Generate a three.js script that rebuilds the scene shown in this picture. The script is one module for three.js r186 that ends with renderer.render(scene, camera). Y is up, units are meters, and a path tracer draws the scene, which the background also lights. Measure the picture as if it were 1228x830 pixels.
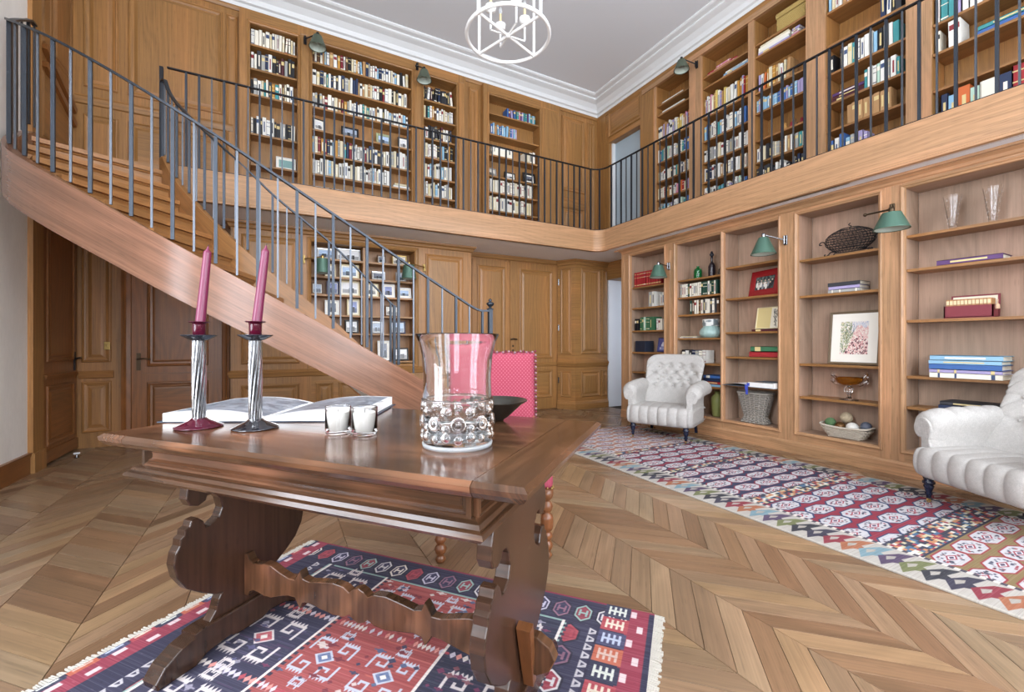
import * as THREE from 'three';
import { mergeGeometries, toCreasedNormals } from 'three/addons/utils/BufferGeometryUtils.js';
import { RoundedBoxGeometry } from 'three/addons/geometries/RoundedBoxGeometry.js';
import { RectAreaLightUniformsLib } from 'three/addons/lights/RectAreaLightUniformsLib.js';

// ---------------------------------------------------------------- camera, sky, lights, exposure
const scene = new THREE.Scene();
const camera = new THREE.PerspectiveCamera(76.97, 1228 / 830, 0.05, 60);
camera.position.set(0, 1.1, 0);
camera.rotation.set(0, -28.379 * Math.PI / 180, 0);
camera.setViewOffset(1228, 830, 0, 3, 1228, 830);
scene.add(camera);
const renderer = new THREE.WebGLRenderer({ antialias: true });
renderer.toneMapping = THREE.LinearToneMapping;
renderer.toneMappingExposure = 0.76;
renderer.shadowMap.enabled = true;
scene.background = new THREE.Color(0.86, 0.93, 1.0).multiplyScalar(2.0);      // bright overcast sky outside the windows
RectAreaLightUniformsLib.init();
// the tall windows of the wall behind the camera: centre x, width, sill, head
const FRONT_Z = 2.35, WINDOWS = [[-0.75, 1.5, 0.8, 4.85], [1.6, 1.5, 0.8, 4.85], [3.95, 1.5, 0.8, 4.85]];
for (const [x, w, y0, y1] of WINDOWS) {                                        // daylight entering through each window
  const l = new THREE.RectAreaLight(new THREE.Color(0.9, 0.96, 1.06), 17.5, w, y1 - y0);
  l.position.set(x, (y0 + y1) / 2, FRONT_Z + 0.34); l.lookAt(x, (y0 + y1) / 2, -10); scene.add(l);
}

// one more tall window in the left wall beside the camera, and the end window of the passage behind the lower doorway
const LEFT_WIN = { z0: -1.75, z1: -0.35, y0: 0.5, y1: 4.6 }, PASS = { x0: 5.4, x1: 6.3, z0: -7.5, z1: -4.5 };
{ const l = new THREE.RectAreaLight(new THREE.Color(0.9, 0.96, 1.06), 19, LEFT_WIN.z1 - LEFT_WIN.z0, LEFT_WIN.y1 - LEFT_WIN.y0), y = (LEFT_WIN.y0 + LEFT_WIN.y1) / 2, z = (LEFT_WIN.z0 + LEFT_WIN.z1) / 2;
  l.position.set(-1.85 - 0.24, y, z); l.lookAt(10, y, z); scene.add(l);
  const p = new THREE.RectAreaLight(new THREE.Color(0.74, 0.88, 1.1), 4.5, 0.6, 1.2); p.position.set(5.85, 1.5, PASS.z1 + 0.12); p.lookAt(5.85, 1.5, -20); scene.add(p); }

// ---------------------------------------------------------------- helpers
let seed = 7;
const rnd = () => { seed = (seed * 1664525 + 1013904223) >>> 0; return seed / 4294967296; };
const rr = (a, b) => a + (b - a) * rnd();
const pick = a => a[Math.floor(rnd() * a.length)];
const PI = Math.PI, V3 = (x, y, z) => new THREE.Vector3(x, y, z);
const taken = new Map();
function numbered(n) { const k = taken.get(n) || 0; taken.set(n, k + 1); return k ? `${n}_${String(k).padStart(3, '0')}` : n; }
function finish(m) { m.castShadow = true; m.receiveShadow = true; return m; }
function mesh(name, geo, mat, parent) {                                        // a part (parent given) or a top-level mesh
  const m = finish(new THREE.Mesh(geo, mat));
  m.name = parent ? name : numbered(name); (parent || scene).add(m); return m;
}
function tag(o, label, category, group) { o.userData.label = label; o.userData.category = category; if (group) o.userData.group = group; return o; }
function thing(name, label, category, pos = [0, 0, 0], turn = 0, group) {
  const o = new THREE.Group(); o.name = numbered(name); o.position.set(...pos); o.rotation.y = turn; scene.add(o);
  return tag(o, label, category, group);
}
function struct(name, geo, mat) { const m = mesh(name, geo, mat); m.userData.kind = 'structure'; return m; }
function structGroup(name) { const o = new THREE.Group(); o.name = numbered(name); o.userData.kind = 'structure'; scene.add(o); return o; }
const flat = g => g.index ? g.toNonIndexed() : g;
const merge = gs => gs.length === 1 ? gs[0] : mergeGeometries(gs.map(flat));

// mesh builder with uv in metres (u across the grain, v along it)
const GU = 0.6, GV = 1.8;
class MB {
  constructor() { this.p = []; this.n = []; this.t = []; }
  tri(a, b, c, ta, tb, tc) {
    const ab = [b[0] - a[0], b[1] - a[1], b[2] - a[2]], ac = [c[0] - a[0], c[1] - a[1], c[2] - a[2]];
    let n = [ab[1] * ac[2] - ab[2] * ac[1], ab[2] * ac[0] - ab[0] * ac[2], ab[0] * ac[1] - ab[1] * ac[0]];
    const l = Math.hypot(...n); if (l < 1e-12) return this; n = n.map(x => x / l);
    this.p.push(...a, ...b, ...c); this.n.push(...n, ...n, ...n); this.t.push(...ta, ...tb, ...tc); return this;
  }
  quad(a, b, c, d, ta = [0, 0], tb = [1, 0], tc = [1, 1], td = [0, 1]) { return this.tri(a, b, c, ta, tb, tc).tri(a, c, d, ta, tc, td); }
  box(cx, cy, cz, w, h, d, grain, ry = 0) {
    const s = [w, h, d], g = grain === undefined ? s.indexOf(Math.max(w, h, d)) : grain, ou = rnd() * 5, ov = rnd() * 5, co = Math.cos(ry), si = Math.sin(ry);
    const P = (i, j, k) => { const x = i * w / 2, y = j * h / 2, z = k * d / 2; return [cx + x * co + z * si, cy + y, cz - x * si + z * co]; };
    const face = (ax, sg) => {
      const o = [0, 1, 2].filter(i => i !== ax), corners = [[-1, -1], [1, -1], [1, 1], [-1, 1]].map(([a, b]) => { const v = [0, 0, 0]; v[ax] = sg; v[o[0]] = a; v[o[1]] = b; return v; });
      const T = v => { let al = g === ax ? o[1] : g, ac = o.find(i => i !== al); return [(v[ac] * s[ac] / 2 + ax * 0.13) / GU + ou, (v[al] * s[al] / 2) / GV + ov]; };
      const flip = (ax === 1) !== (sg < 0), c = flip ? corners.slice().reverse() : corners;
      this.quad(...c.map(v => P(...v)), ...c.map(T));
    };
    for (const ax of [0, 1, 2]) for (const sg of [-1, 1]) face(ax, sg);
    return this;
  }
  geo() {
    const g = new THREE.BufferGeometry();
    g.setAttribute('position', new THREE.Float32BufferAttribute(this.p, 3)); g.setAttribute('normal', new THREE.Float32BufferAttribute(this.n, 3)); g.setAttribute('uv', new THREE.Float32BufferAttribute(this.t, 2)); return g;
  }
}
const box = (cx, cy, cz, w, h, d, g, ry) => new MB().box(cx, cy, cz, w, h, d, g, ry).geo();
const span = (x0, x1, y0, y1, z0, z1, g) => box((x0 + x1) / 2, (y0 + y1) / 2, (z0 + z1) / 2, Math.abs(x1 - x0), Math.abs(y1 - y0), Math.abs(z1 - z0), g);
// rectangular frame moulding in the xy plane: rings [inset, z], the last ring closed when cap is true
function frameGeo(w, h, rings, cap = true, cx = 0, cy = 0) {
  const b = new MB(), ou = rnd() * 5, ov = rnd() * 5;
  const R = ([i, z]) => [[-w / 2 + i, -h / 2 + i, z], [w / 2 - i, -h / 2 + i, z], [w / 2 - i, h / 2 - i, z], [-w / 2 + i, h / 2 - i, z]].map(p => [p[0] + cx, p[1] + cy, p[2]]);
  for (let k = 0; k + 1 < rings.length; k++) {
    const A = R(rings[k]), B = R(rings[k + 1]);
    for (let e = 0; e < 4; e++) {
      const f = (e + 1) % 4, hor = e % 2 === 0, T = p => hor ? [p[1] / GU + ou + p[2], p[0] / GV + ov] : [p[0] / GU + ou + p[2], p[1] / GV + ov];
      b.quad(A[e], A[f], B[f], B[e], T(A[e]), T(A[f]), T(B[f]), T(B[e]));
    }
  }
  if (cap) { const A = R(rings[rings.length - 1]), tall = h >= w, T = p => tall ? [p[0] / GU + ou, p[1] / GV + ov] : [p[1] / GU + ou, p[0] / GV + ov]; b.quad(...A, ...A.map(T)); }
  return b.geo();
}
// sweep a profile [[out, y], ...] along a ground path [[x, z], ...]; out is to the left hand of travel seen from above with z down
function sweep(path, prof, closed = true) {
  const b = new MB(), n = path.length, N = [];
  for (let i = 0; i < n; i++) {
    const d = (a, c) => { const x = path[c][0] - path[a][0], z = path[c][1] - path[a][1], l = Math.hypot(x, z); return [z / l, -x / l]; };
    const n1 = i > 0 ? d(i - 1, i) : d(i, i + 1), n2 = i < n - 1 ? d(i, i + 1) : n1, s = 1 + n1[0] * n2[0] + n1[1] * n2[1];
    N.push([(n1[0] + n2[0]) / s, (n1[1] + n2[1]) / s]);
  }
  const P = (i, k) => [path[i][0] + N[i][0] * prof[k][0], prof[k][1], path[i][1] + N[i][1] * prof[k][0]];
  let len = 0, m = closed ? prof.length : prof.length - 1;
  for (let i = 0; i + 1 < n; i++) {
    const l = Math.hypot(path[i + 1][0] - path[i][0], path[i + 1][1] - path[i][1]); let u = 0;
    for (let k = 0; k < m; k++) {
      const k2 = (k + 1) % prof.length, du = Math.hypot(prof[k2][0] - prof[k][0], prof[k2][1] - prof[k][1]);
      b.quad(P(i, k), P(i + 1, k), P(i + 1, k2), P(i, k2), [u / GU, len / GV], [u / GU, (len + l) / GV], [(u + du) / GU, (len + l) / GV], [(u + du) / GU, len / GV]); u += du;
    }
    len += l;
  }
  if (closed) for (const i of [0, n - 1]) for (let k = 1; k + 1 < prof.length; k++) b.tri(P(i, 0), P(i, k), P(i, k + 1), [0, 0], [0.1, 0], [0.1, 0.1]);
  return b.geo();
}
// smooth surface from a function of u, v in 0..1
function surf(nu, nv, f, uvs = [1, 1]) {
  const p = [], t = [], ix = [];
  for (let j = 0; j <= nv; j++) for (let i = 0; i <= nu; i++) { p.push(...f(i / nu, j / nv)); t.push(i / nu * uvs[0], j / nv * uvs[1]); }
  for (let j = 0; j < nv; j++) for (let i = 0; i < nu; i++) { const a = j * (nu + 1) + i; ix.push(a, a + 1, a + nu + 2, a, a + nu + 2, a + nu + 1); }
  const g = new THREE.BufferGeometry(); g.setAttribute('position', new THREE.Float32BufferAttribute(p, 3)); g.setAttribute('uv', new THREE.Float32BufferAttribute(t, 2)); g.setIndex(ix); g.computeVertexNormals(); return g;
}
const lathe = (pts, seg = 24, x = 0, y = 0, z = 0) => new THREE.LatheGeometry(pts.map(p => new THREE.Vector2(p[0], p[1])), seg).translate(x, y, z);
function rod(a, b, r, seg = 6) { return new THREE.TubeGeometry(new THREE.LineCurve3(V3(...a), V3(...b)), 1, r, seg, false); }
function bar(a, b, w, d = w) {                                                 // square bar from a to b
  const A = V3(...a), B = V3(...b), g = new THREE.BoxGeometry(w, A.distanceTo(B), d);
  g.applyQuaternion(new THREE.Quaternion().setFromUnitVectors(V3(0, 1, 0), B.clone().sub(A).normalize())); const m = A.add(B).multiplyScalar(0.5); return g.translate(m.x, m.y, m.z);
}
const tube = (pts, r, n = 24, seg = 6, closed = false) => new THREE.TubeGeometry(new THREE.CatmullRomCurve3(pts.map(p => V3(...p)), closed), n, r, seg, closed);
function extrude(pts, depth, bevel = 0.004, curve = false) {
  const s = new THREE.Shape(); if (curve) { s.moveTo(...pts[0]); s.splineThru(pts.slice(1).map(p => new THREE.Vector2(...p))); } else pts.forEach((p, i) => i ? s.lineTo(...p) : s.moveTo(...p));
  return new THREE.ExtrudeGeometry(s, { depth, bevelEnabled: bevel > 0, bevelSize: bevel, bevelThickness: bevel, bevelSegments: 2, curveSegments: 8 });
}
// wall frames: local x runs along the wall, z points into the room
const WALL = { back: z => [V3(0, 0, z), 0], right: x => [V3(x, 0, 0), -PI / 2], left: x => [V3(x, 0, 0), PI / 2] };
function put(o, frame) { o.position.copy(frame[0]); o.rotation.y = frame[1]; return o; }
function toWorld(frame, x, y, z) { return V3(x, y, z).applyAxisAngle(V3(0, 1, 0), frame[1]).add(frame[0]); }

// ---------------------------------------------------------------- procedural textures and materials
const hash = (x, y, s) => { let h = (x * 374761393 + y * 668265263 + s * 974634777) | 0; h = Math.imul(h ^ (h >>> 13), 1274126177); h ^= h >>> 16; return (h >>> 0) / 4294967296; };
function vn(x, y, px, py, s) {
  const xi = Math.floor(x), yi = Math.floor(y), fx = x - xi, fy = y - yi, sx = fx * fx * (3 - 2 * fx), sy = fy * fy * (3 - 2 * fy), w = (a, p) => ((a % p) + p) % p;
  const a = hash(w(xi, px), w(yi, py), s), b = hash(w(xi + 1, px), w(yi, py), s), c = hash(w(xi, px), w(yi + 1, py), s), d = hash(w(xi + 1, px), w(yi + 1, py), s);
  return a + (b - a) * sx + (c - a) * sy + (a - b - c + d) * sx * sy;
}
function dataTex(w, h, f, srgb = true) {
  const d = new Uint8Array(w * h * 4);
  for (let j = 0; j < h; j++) for (let i = 0; i < w; i++) { const c = f(i / w, j / h), k = (j * w + i) * 4; d[k] = c[0]; d[k + 1] = c[1]; d[k + 2] = c[2]; d[k + 3] = 255; }
  const t = new THREE.DataTexture(d, w, h); t.wrapS = t.wrapT = THREE.RepeatWrapping; t.magFilter = THREE.LinearFilter; if (srgb) t.colorSpace = THREE.SRGBColorSpace; t.needsUpdate = true; return t;
}
const cl = x => x < 0 ? 0 : x > 255 ? 255 : x;
function woodTex(base, s, o = {}) {
  const { wear = 0, ring = 0.035, streak = 0.075, pore = 0.13, patch = 0.06, rings = 9, w = 384, h = 768 } = o;
  return dataTex(w, h, (u, v) => {
    const n1 = vn(u * 5, v * 3, 5, 3, s), n2 = vn(u * 11, v * 5, 11, 5, s + 1), r = Math.sin((u * rings + n1 * 2.6 + n2 * 0.5) * 2 * PI);
    const st = vn(u * 120, v * 5, 120, 5, s + 2) - 0.5, po = vn(u * 190, v * 22, 190, 22, s + 3), pa = vn(u * 3, v * 2, 3, 2, s + 4) - 0.5;
    let k = 1 + ring * r + streak * st * 2 + patch * pa * 2 - (po > 0.74 ? pore * (po - 0.74) * 4 : 0);
    const warm = 1 + 0.05 * pa; if (wear) { const q = vn(u * 9, v * 9, 9, 9, s + 7) * 0.6 + vn(u * 30, v * 14, 30, 14, s + 8) * 0.4; k *= 1 + wear * Math.max(0, q - 0.5) * 3.2 - wear * Math.max(0, 0.42 - q) * 2; }
    return [cl(base[0] * k * warm), cl(base[1] * k), cl(base[2] * k * (0.94 + 0.06 * k))];
  });
}
const std = (o) => new THREE.MeshStandardMaterial(o);
const phys = (o) => new THREE.MeshPhysicalMaterial(o);
const woodMat = (base, s, rough, o) => { const t = woodTex(base, s, o); return std({ map: t, roughness: rough, bumpMap: t, bumpScale: 0.0012 }); };
const M = {};
M.oak = woodMat([158, 112, 63], 11, 0.42);                     // gallery and back-wall panelling
M.oakB = woodMat([148, 104, 59], 12, 0.42, { rings: 6 });      // the same oak, other boards
M.pale = woodMat([176, 134, 97], 13, 0.4, { ring: 0.03 });    // lower bookcase faces and gallery beam
M.back = woodMat([165, 136, 115], 14, 0.6, { rings: 5, ring: 0.03, streak: 0.04, pore: 0.08 });      // limed backs and shelves inside the lower bookcase
M.string = woodMat([134, 94, 73], 15, 0.24, { ring: 0.05, rings: 7 });
M.tread = woodMat([160, 112, 66], 16, 0.4);
M.dark = woodMat([126, 80, 41], 17, 0.34, { ring: 0.05 });     // older, darker doors and baseboards
M.walnut = woodMat([80, 54, 37], 18, 0.17, { patch: 0.2, streak: 0.12, ring: 0.05, wear: 0.36 });
M.walnutD = woodMat([58, 39, 28], 19, 0.26, { patch: 0.2, streak: 0.12, ring: 0.03 });
M.turned = woodMat([112, 68, 38], 20, 0.3, {});
M.plank = [[144, 116, 90], [131, 102, 76], [157, 129, 101], [121, 93, 69], [149, 120, 89], [138, 111, 86]].map((c, i) => { const t = woodTex(c, 31 + i, { ring: 0.03, streak: 0.06, patch: 0.07, rings: 4, w: 256, h: 512 }); return std({ map: t, roughness: 0.27 + 0.015 * i, bumpMap: t, bumpScale: 0.0006 }); });
M.joint = std({ color: '#3a2818', roughness: 0.8 });
{ const t = dataTex(256, 256, (u, v) => { const k = 0.5 + 0.5 * vn(u * 6, v * 6, 6, 6, 3) * 0.6 + vn(u * 40, v * 40, 40, 40, 4) * 0.2; const c = 214 + 22 * k; return [cl(c + 6), cl(c + 1), cl(c - 7)]; });
  M.plaster = std({ map: t, roughness: 0.9, bumpMap: t, bumpScale: 0.004 }); }
M.white = std({ color: '#dfe1e1', roughness: 0.6 });
M.soffit = std({ color: '#eeeff2', roughness: 0.8 });
M.ceil = std({ color: '#dfe2e6', roughness: 0.9 });
M.iron = std({ color: '#3c4148', roughness: 0.42, metalness: 0.75 });
M.ironD = std({ color: '#26262a', roughness: 0.45, metalness: 0.6 });
M.brass = std({ color: '#a98f58', roughness: 0.3, metalness: 0.9 });
M.steel = std({ color: '#8d8f92', roughness: 0.22, metalness: 1 });
M.bronze = std({ color: '#4a3c2c', roughness: 0.4, metalness: 0.8 });
M.blueDoor = std({ color: '#a9bac4', roughness: 0.5 });
M.blueWall = std({ color: '#d5d9dc', roughness: 0.7 });
// ---------------------------------------------------------------- room shell
const XL = -1.85, XR = 5.05, ZB = -6.15, FZ = FRONT_Z, CEIL = 5.36, GAL = 2.79, SOF = 2.5;
const FASX = 4.36, FASZ = -5.24;                                               // gallery edge
struct('ceiling', span(XL - 0.2, XR + 0.6, CEIL, CEIL + 0.2, ZB - 0.5, FZ + 0.3), M.ceil);
{ // chevron parquet: columns 0.338 m wide along z, boards at 45 degrees
  const f = structGroup('floor'); mesh('subfloor', span(XL - 0.3, XR + 1.2, -0.2, -0.008, ZB - 0.6, FZ + 0.3), M.joint, f);
  const CW = 0.338, PIT = 0.126, G = 0.0012, rest = M.plank.map(() => []), list = [];
  const plankGeo = (sl) => {
    const b = new MB(), h = CW / 2 - G, w = PIT / 2 - G * 1.2, ch = 0.0012, ou = rnd() * 4, ov = rnd() * 4;
    const C = (e, y) => [[-h + e, y, -w - sl * h + e * 0.8], [-h + e, y, w - sl * h - e * 0.8], [h - e, y, w + sl * h - e * 0.8], [h - e, y, -w + sl * h + e * 0.8]];
    const T = p => { const al = (p[0] + sl * p[2]) / Math.SQRT2, ac = (p[2] - sl * p[0]) / Math.SQRT2; return [ac / GU + ou, al / GV + ov]; };
    const top = C(ch, 0), ed = C(0, -0.0012), bot = C(0, -0.009);
    b.quad(...top, ...top.map(T));
    for (let k = 0; k < 4; k++) { const j = (k + 1) % 4; b.quad(top[k], ed[k], ed[j], top[j], T(top[k]), T(ed[k]), T(ed[j]), T(top[j])); b.quad(ed[k], bot[k], bot[j], ed[j], T(ed[k]), T(bot[k]), T(bot[j]), T(ed[j])); }
    return b.geo();
  };
  const V = { '1': [], '-1': [] }; for (let i = 0; i < 7; i++) { V[1].push(plankGeo(1)); V[-1].push(plankGeo(-1)); }
  const x0 = 1.352 - 10 * CW;
  for (let c = 0; c < 21; c++) {
    const sl = (c % 2 === 0) ? -1 : 1, cx = x0 + (c + 0.5) * CW; if (cx > 5.6 || cx < XL - 0.3) continue;
    for (let k = -2; k < 72; k++) {
      const cz = FZ - 0.1 - k * PIT; if (cz < ZB - 0.45) continue;
      const fwd = cx * 0.4753 - cz * 0.8799, lat = cx * 0.8799 + cz * 0.4753, vis = fwd > 0.9 && Math.abs(lat / fwd) < 1.3 && 1.1 / fwd < 0.86;
      list.push({ g: pick(V[sl]), m: Math.floor(rnd() * M.plank.length), cx, cz, d: vis ? fwd : 99 });
    }
  }
  list.sort((a, b) => a.d - b.d);
  list.forEach((p, i) => { if (i < 300 && p.d < 99) { const m = mesh('plank', p.g, M.plank[p.m], f); m.position.set(p.cx, 0, p.cz); } else rest[p.m].push(p.g.clone().translate(p.cx, 0, p.cz)); });
  const gs = rest.map(r => r.length ? merge(r) : null), keep = gs.map((g, i) => [g, i]).filter(a => a[0]);
  const all = mergeGeometries(keep.map(a => a[0]), true), m = mesh('plank_field', all, keep.map(a => M.plank[a[1]]), f); m.userData.kind = 'stuff';
}
// plastered front wall behind the camera, with three tall windows
{ const w = structGroup('wall_front'); let x = XL - 0.2; const z0 = FZ, z1 = FZ + 0.3;
  WINDOWS.forEach(([c, ww, y0, y1]) => {
    mesh('pier', span(x, c - ww / 2, 0, CEIL, z0, z1), M.plaster, w);
    mesh('apron', span(c - ww / 2, c + ww / 2, 0, y0, z0, z1), M.plaster, w); mesh('lintel', span(c - ww / 2, c + ww / 2, y1, CEIL, z0, z1), M.plaster, w); x = c + ww / 2;
  });
  mesh('pier', span(x, XR + 0.6, 0, CEIL, z0, z1), M.plaster, w);
  WINDOWS.forEach(([c, ww, y0, y1], i) => {
    const g = structGroup('window_' + (i + 1)), h = y1 - y0;
    mesh('frame', frameGeo(ww, h, [[0, 0.12], [0, 0.16], [0.07, 0.16], [0.07, 0.09], [0, 0.09]], false, c, (y0 + y1) / 2).translate(0, 0, FZ), M.white, g);
    for (const a of [-0.02]) mesh('mullion', span(c - 0.04, c + 0.04, y0, y1, FZ + 0.1, FZ + 0.15), M.white, g);
    for (let k = 1; k < 5; k++) mesh('glazing_bar', span(c - ww / 2, c + ww / 2, y0 + h * k / 5 - 0.016, y0 + h * k / 5 + 0.016, FZ + 0.11, FZ + 0.14), M.white, g);
    mesh('pane', span(c - ww / 2, c + ww / 2, y0, y1, FZ + 0.122, FZ + 0.126), phys({ color: '#ffffff', transmission: 1, thickness: 0, roughness: 0.0 }), g);
  });
}
// left wall: plaster up to the oak post, oak panelling beyond
{ const w = structGroup('wall_left'); const { z0, z1, y0, y1 } = LEFT_WIN; mesh('plaster', span(XL - 0.2, XL, 0, CEIL, -5.19, z0), M.plaster, w); mesh('plaster', span(XL - 0.2, XL, 0, CEIL, z1, FZ), M.plaster, w); mesh('apron', span(XL - 0.2, XL, 0, y0, z0, z1), M.plaster, w); mesh('lintel', span(XL - 0.2, XL, y1, CEIL, z0, z1), M.plaster, w);
  { const g = structGroup('window_4'), cz = (z0 + z1) / 2; mesh('frame', frameGeo(z1 - z0, y1 - y0, [[0, -0.12], [0, -0.06], [0.07, -0.06], [0.07, -0.13], [0, -0.13]], false, -cz, (y0 + y1) / 2).rotateY(PI / 2).translate(XL, 0, 0), M.white, g); mesh('mullion', span(XL - 0.14, XL - 0.08, y0, y1, cz - 0.04, cz + 0.04), M.white, g); for (let k = 1; k < 5; k++) mesh('glazing_bar', span(XL - 0.13, XL - 0.1, y0 + (y1 - y0) * k / 5 - 0.016, y0 + (y1 - y0) * k / 5 + 0.016, z0, z1), M.white, g); mesh('pane', span(XL - 0.116, XL - 0.112, y0, y1, z0, z1), phys({ color: '#ffffff', transmission: 1, thickness: 0, roughness: 0 }), g); }
  mesh('panelling', span(XL - 0.2, XL - 0.01, 0, CEIL, ZB - 0.4, -5.19, 1), M.oakB, w);
  mesh('door_post', span(XL - 0.02, XL + 0.035, 0.0, SOF, -5.36, -5.17, 1), M.oak, w);
  mesh('door_post', span(XL - 0.02, XL + 0.03, GAL, CEIL, -5.34, -5.17, 1), M.oak, w);
  mesh('plinth_block', span(XL - 0.02, XL + 0.05, 0, 0.17, -5.37, -5.16, 1), M.oak, w);
  const P = [[0, 0], [0.012, 0.012], [0.02, 0.005], [0.032, 0.004], [0.045, 0.014], [0.06, 0.014]];
  const fr = WALL.left(XL - 0.01), pan = (x0, x1, y0, y1) => put(mesh('panel', frameGeo(x1 - x0, y1 - y0, P, true, (x0 + x1) / 2, (y0 + y1) / 2), M.oakB, w), fr);
  pan(5.42, 5.62, GAL + 1.0, 4.95); pan(5.68, 6.08, GAL + 1.0, 4.95); pan(5.42, 6.08, GAL + 0.15, GAL + 0.8);
  // moulded rail that climbs the wall with the stair
  for (const k of [0, 1]) { const a = toWorld(fr, 5.45, 3.78 - k * 0.16, 0.02), b = toWorld(fr, 6.1, 3.5 - k * 0.14, 0.02); mesh('wall_rail', bar(a.toArray(), b.toArray(), 0.045, 0.06), M.dark, w); }
  const bb = structGroup('baseboard_left'); mesh('board', span(XL, XL + 0.022, 0, 0.15, -5.17, FZ, 2), M.dark, bb); mesh('cap', span(XL, XL + 0.03, 0.15, 0.175, -5.17, FZ, 2), M.dark, bb);
}
// panelled oak doors
const DOORP = [[0, 0], [0.008, 0.012], [0.018, 0.014], [0.03, 0.002], [0.05, 0.0], [0.062, 0.008], [0.075, 0.01]];
function handle(parent, x, y, z, dir, mat = M.bronze) {
  const g = merge([box(x, y, z + 0.004, 0.035, 0.19, 0.008), rod([x, y + 0.03, z], [x, y + 0.03, z + 0.05], 0.009), tube([[x, y + 0.03, z + 0.05], [x + dir * 0.05, y + 0.035, z + 0.052], [x + dir * 0.11, y + 0.025, z + 0.048]], 0.008, 8)]);
  return mesh('handle', g, mat, parent);
}
{ const d = structGroup('door_1'); put(d, WALL.left(XL)); const x0 = 5.37, x1 = 6.12;
  mesh('leaf', span(x0, x1, 0.02, 2.3, -0.005, 0.02, 1), M.dark, d);
  mesh('panel', frameGeo(x1 - x0 - 0.16, 1.3, DOORP, true, (x0 + x1) / 2, 1.58).translate(0, 0, 0.02), M.dark, d);
  mesh('panel', frameGeo(x1 - x0 - 0.16, 0.55, DOORP, true, (x0 + x1) / 2, 0.44).translate(0, 0, 0.02), M.dark, d);
  mesh('lock_rail', span(x0 + 0.03, x1 - 0.03, 0.78, 0.815, 0.02, 0.04, 0), M.dark, d);
  mesh('kickboard', span(x0, x1, 0.02, 0.13, 0.02, 0.032, 0), M.dark, d);
  handle(d, x1 - 0.05, 0.92, 0.02, -1, M.ironD);
}
// back wall, lower level
const PAN = [[0, 0], [0.006, 0.014], [0.016, 0.018], [0.026, 0.008], [0.034, 0.006], [0.05, -0.002], [0.062, 0.004], [0.085, 0.012]];
const wb = structGroup('wall_back');
mesh('core', span(XL - 0.3, XR + 0.02, -0.1, CEIL, ZB - 0.4, ZB - 0.12), M.soffit, wb);
mesh('panelling', span(XL - 0.05, 4.3, 0, SOF + 0.1, ZB - 0.14, ZB, 1), M.oakB, wb);
for (const [a, b] of [[XL - 0.05, -0.36], [2.45, 2.79], [4.15, XR + 0.05]]) mesh('panelling', span(a, b, GAL - 0.1, CEIL, ZB - 0.14, ZB + 0.02, 1), M.oak, wb);
mesh('panelling', span(-0.36, 4.15, 5.07, CEIL, ZB - 0.14, ZB + 0.02, 0), M.oak, wb);
function panel(x0, x1, y0, y1, z, mat = M.oak, prof = PAN, name = 'panel') { return mesh(name, frameGeo(x1 - x0, y1 - y0, prof, true, (x0 + x1) / 2, (y0 + y1) / 2).translate(0, 0, z), mat, wb); }
panel(-1.8, -1.56, 0.9, 2.35, ZB, M.oakB); panel(-1.8, -1.56, 0.16, 0.7, ZB, M.oakB);
mesh('chair_rail', sweep([[-1.54, ZB], [-1.82, ZB]], [[0, 0.73], [0.02, 0.74], [0.03, 0.775], [0.012, 0.8], [0, 0.81]]), M.oakB, wb);
{ const d = structGroup('door_2');                                             // door under the stair
  mesh('architrave', frameGeo(0.98, 2.5, [[0, 0], [0, 0.05], [0.025, 0.055], [0.04, 0.04], [0.075, 0.03], [0.085, 0.0]], false, -0.98, 1.12).translate(0, 0, ZB), M.dark, d);
  mesh('leaf', span(-1.39, -0.57, 0.01, 2.28, ZB, ZB + 0.02, 1), M.dark, d);
  mesh('panel', frameGeo(0.56, 1.35, DOORP, true, -0.98, 1.52).translate(0, 0, ZB + 0.02), M.dark, d);
  mesh('panel', frameGeo(0.56, 0.55, DOORP, true, -0.98, 0.4).translate(0, 0, ZB + 0.02), M.dark, d);
  mesh('lock_rail', span(-1.3, -0.66, 0.75, 0.775, ZB + 0.02, ZB + 0.035, 0), M.dark, d);
  handle(d, -1.33, 0.9, ZB + 0.02, 1, M.bronze);
}
tag(mesh('light_switch', merge([new RoundedBoxGeometry(0.05, 0.085, 0.012, 2, 0.004).translate(-1.59, 1.075, ZB + 0.024), new RoundedBoxGeometry(0.014, 0.03, 0.016, 2, 0.003).translate(-1.59, 1.08, ZB + 0.03)]), M.brass), 'small brass light switch plate on the oak panelling beside the door', 'light switch');
// projecting middle bay of the lower back wall (holds the photograph shelves)
const ZN = -5.85, NX0 = -0.46, NX1 = 2.49, NO0 = 0.371, NO1 = 1.653;
mesh('bay_pier', span(NX0, NO0, 0, SOF, ZB, ZN, 1), M.oak, wb);
mesh('bay_pier', span(NO1, NX1, 0, SOF, ZB, ZN, 1), M.oak, wb);
mesh('bay_head', span(NO0, NO1, 2.35, SOF, ZB, ZN, 0), M.oak, wb);
mesh('bay_base', span(NO0, NO1, 0, 0.83, ZB, ZN, 0), M.oak, wb);
mesh('bay_cornice', sweep([[NX1, ZB], [NX1, ZN], [NX0, ZN], [NX0, ZB]], [[0, 2.42], [0.02, 2.43], [0.03, 2.46], [0.055, 2.475], [0.06, SOF], [0, SOF]]), M.oak, wb);
mesh('bay_chair_rail', sweep([[NX1, ZB], [NX1, ZN], [NX0, ZN], [NX0, ZB]], [[0, 0.7], [0.014, 0.71], [0.024, 0.745], [0.03, 0.765], [0.01, 0.785], [0, 0.79]]), M.oak, wb);
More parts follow.
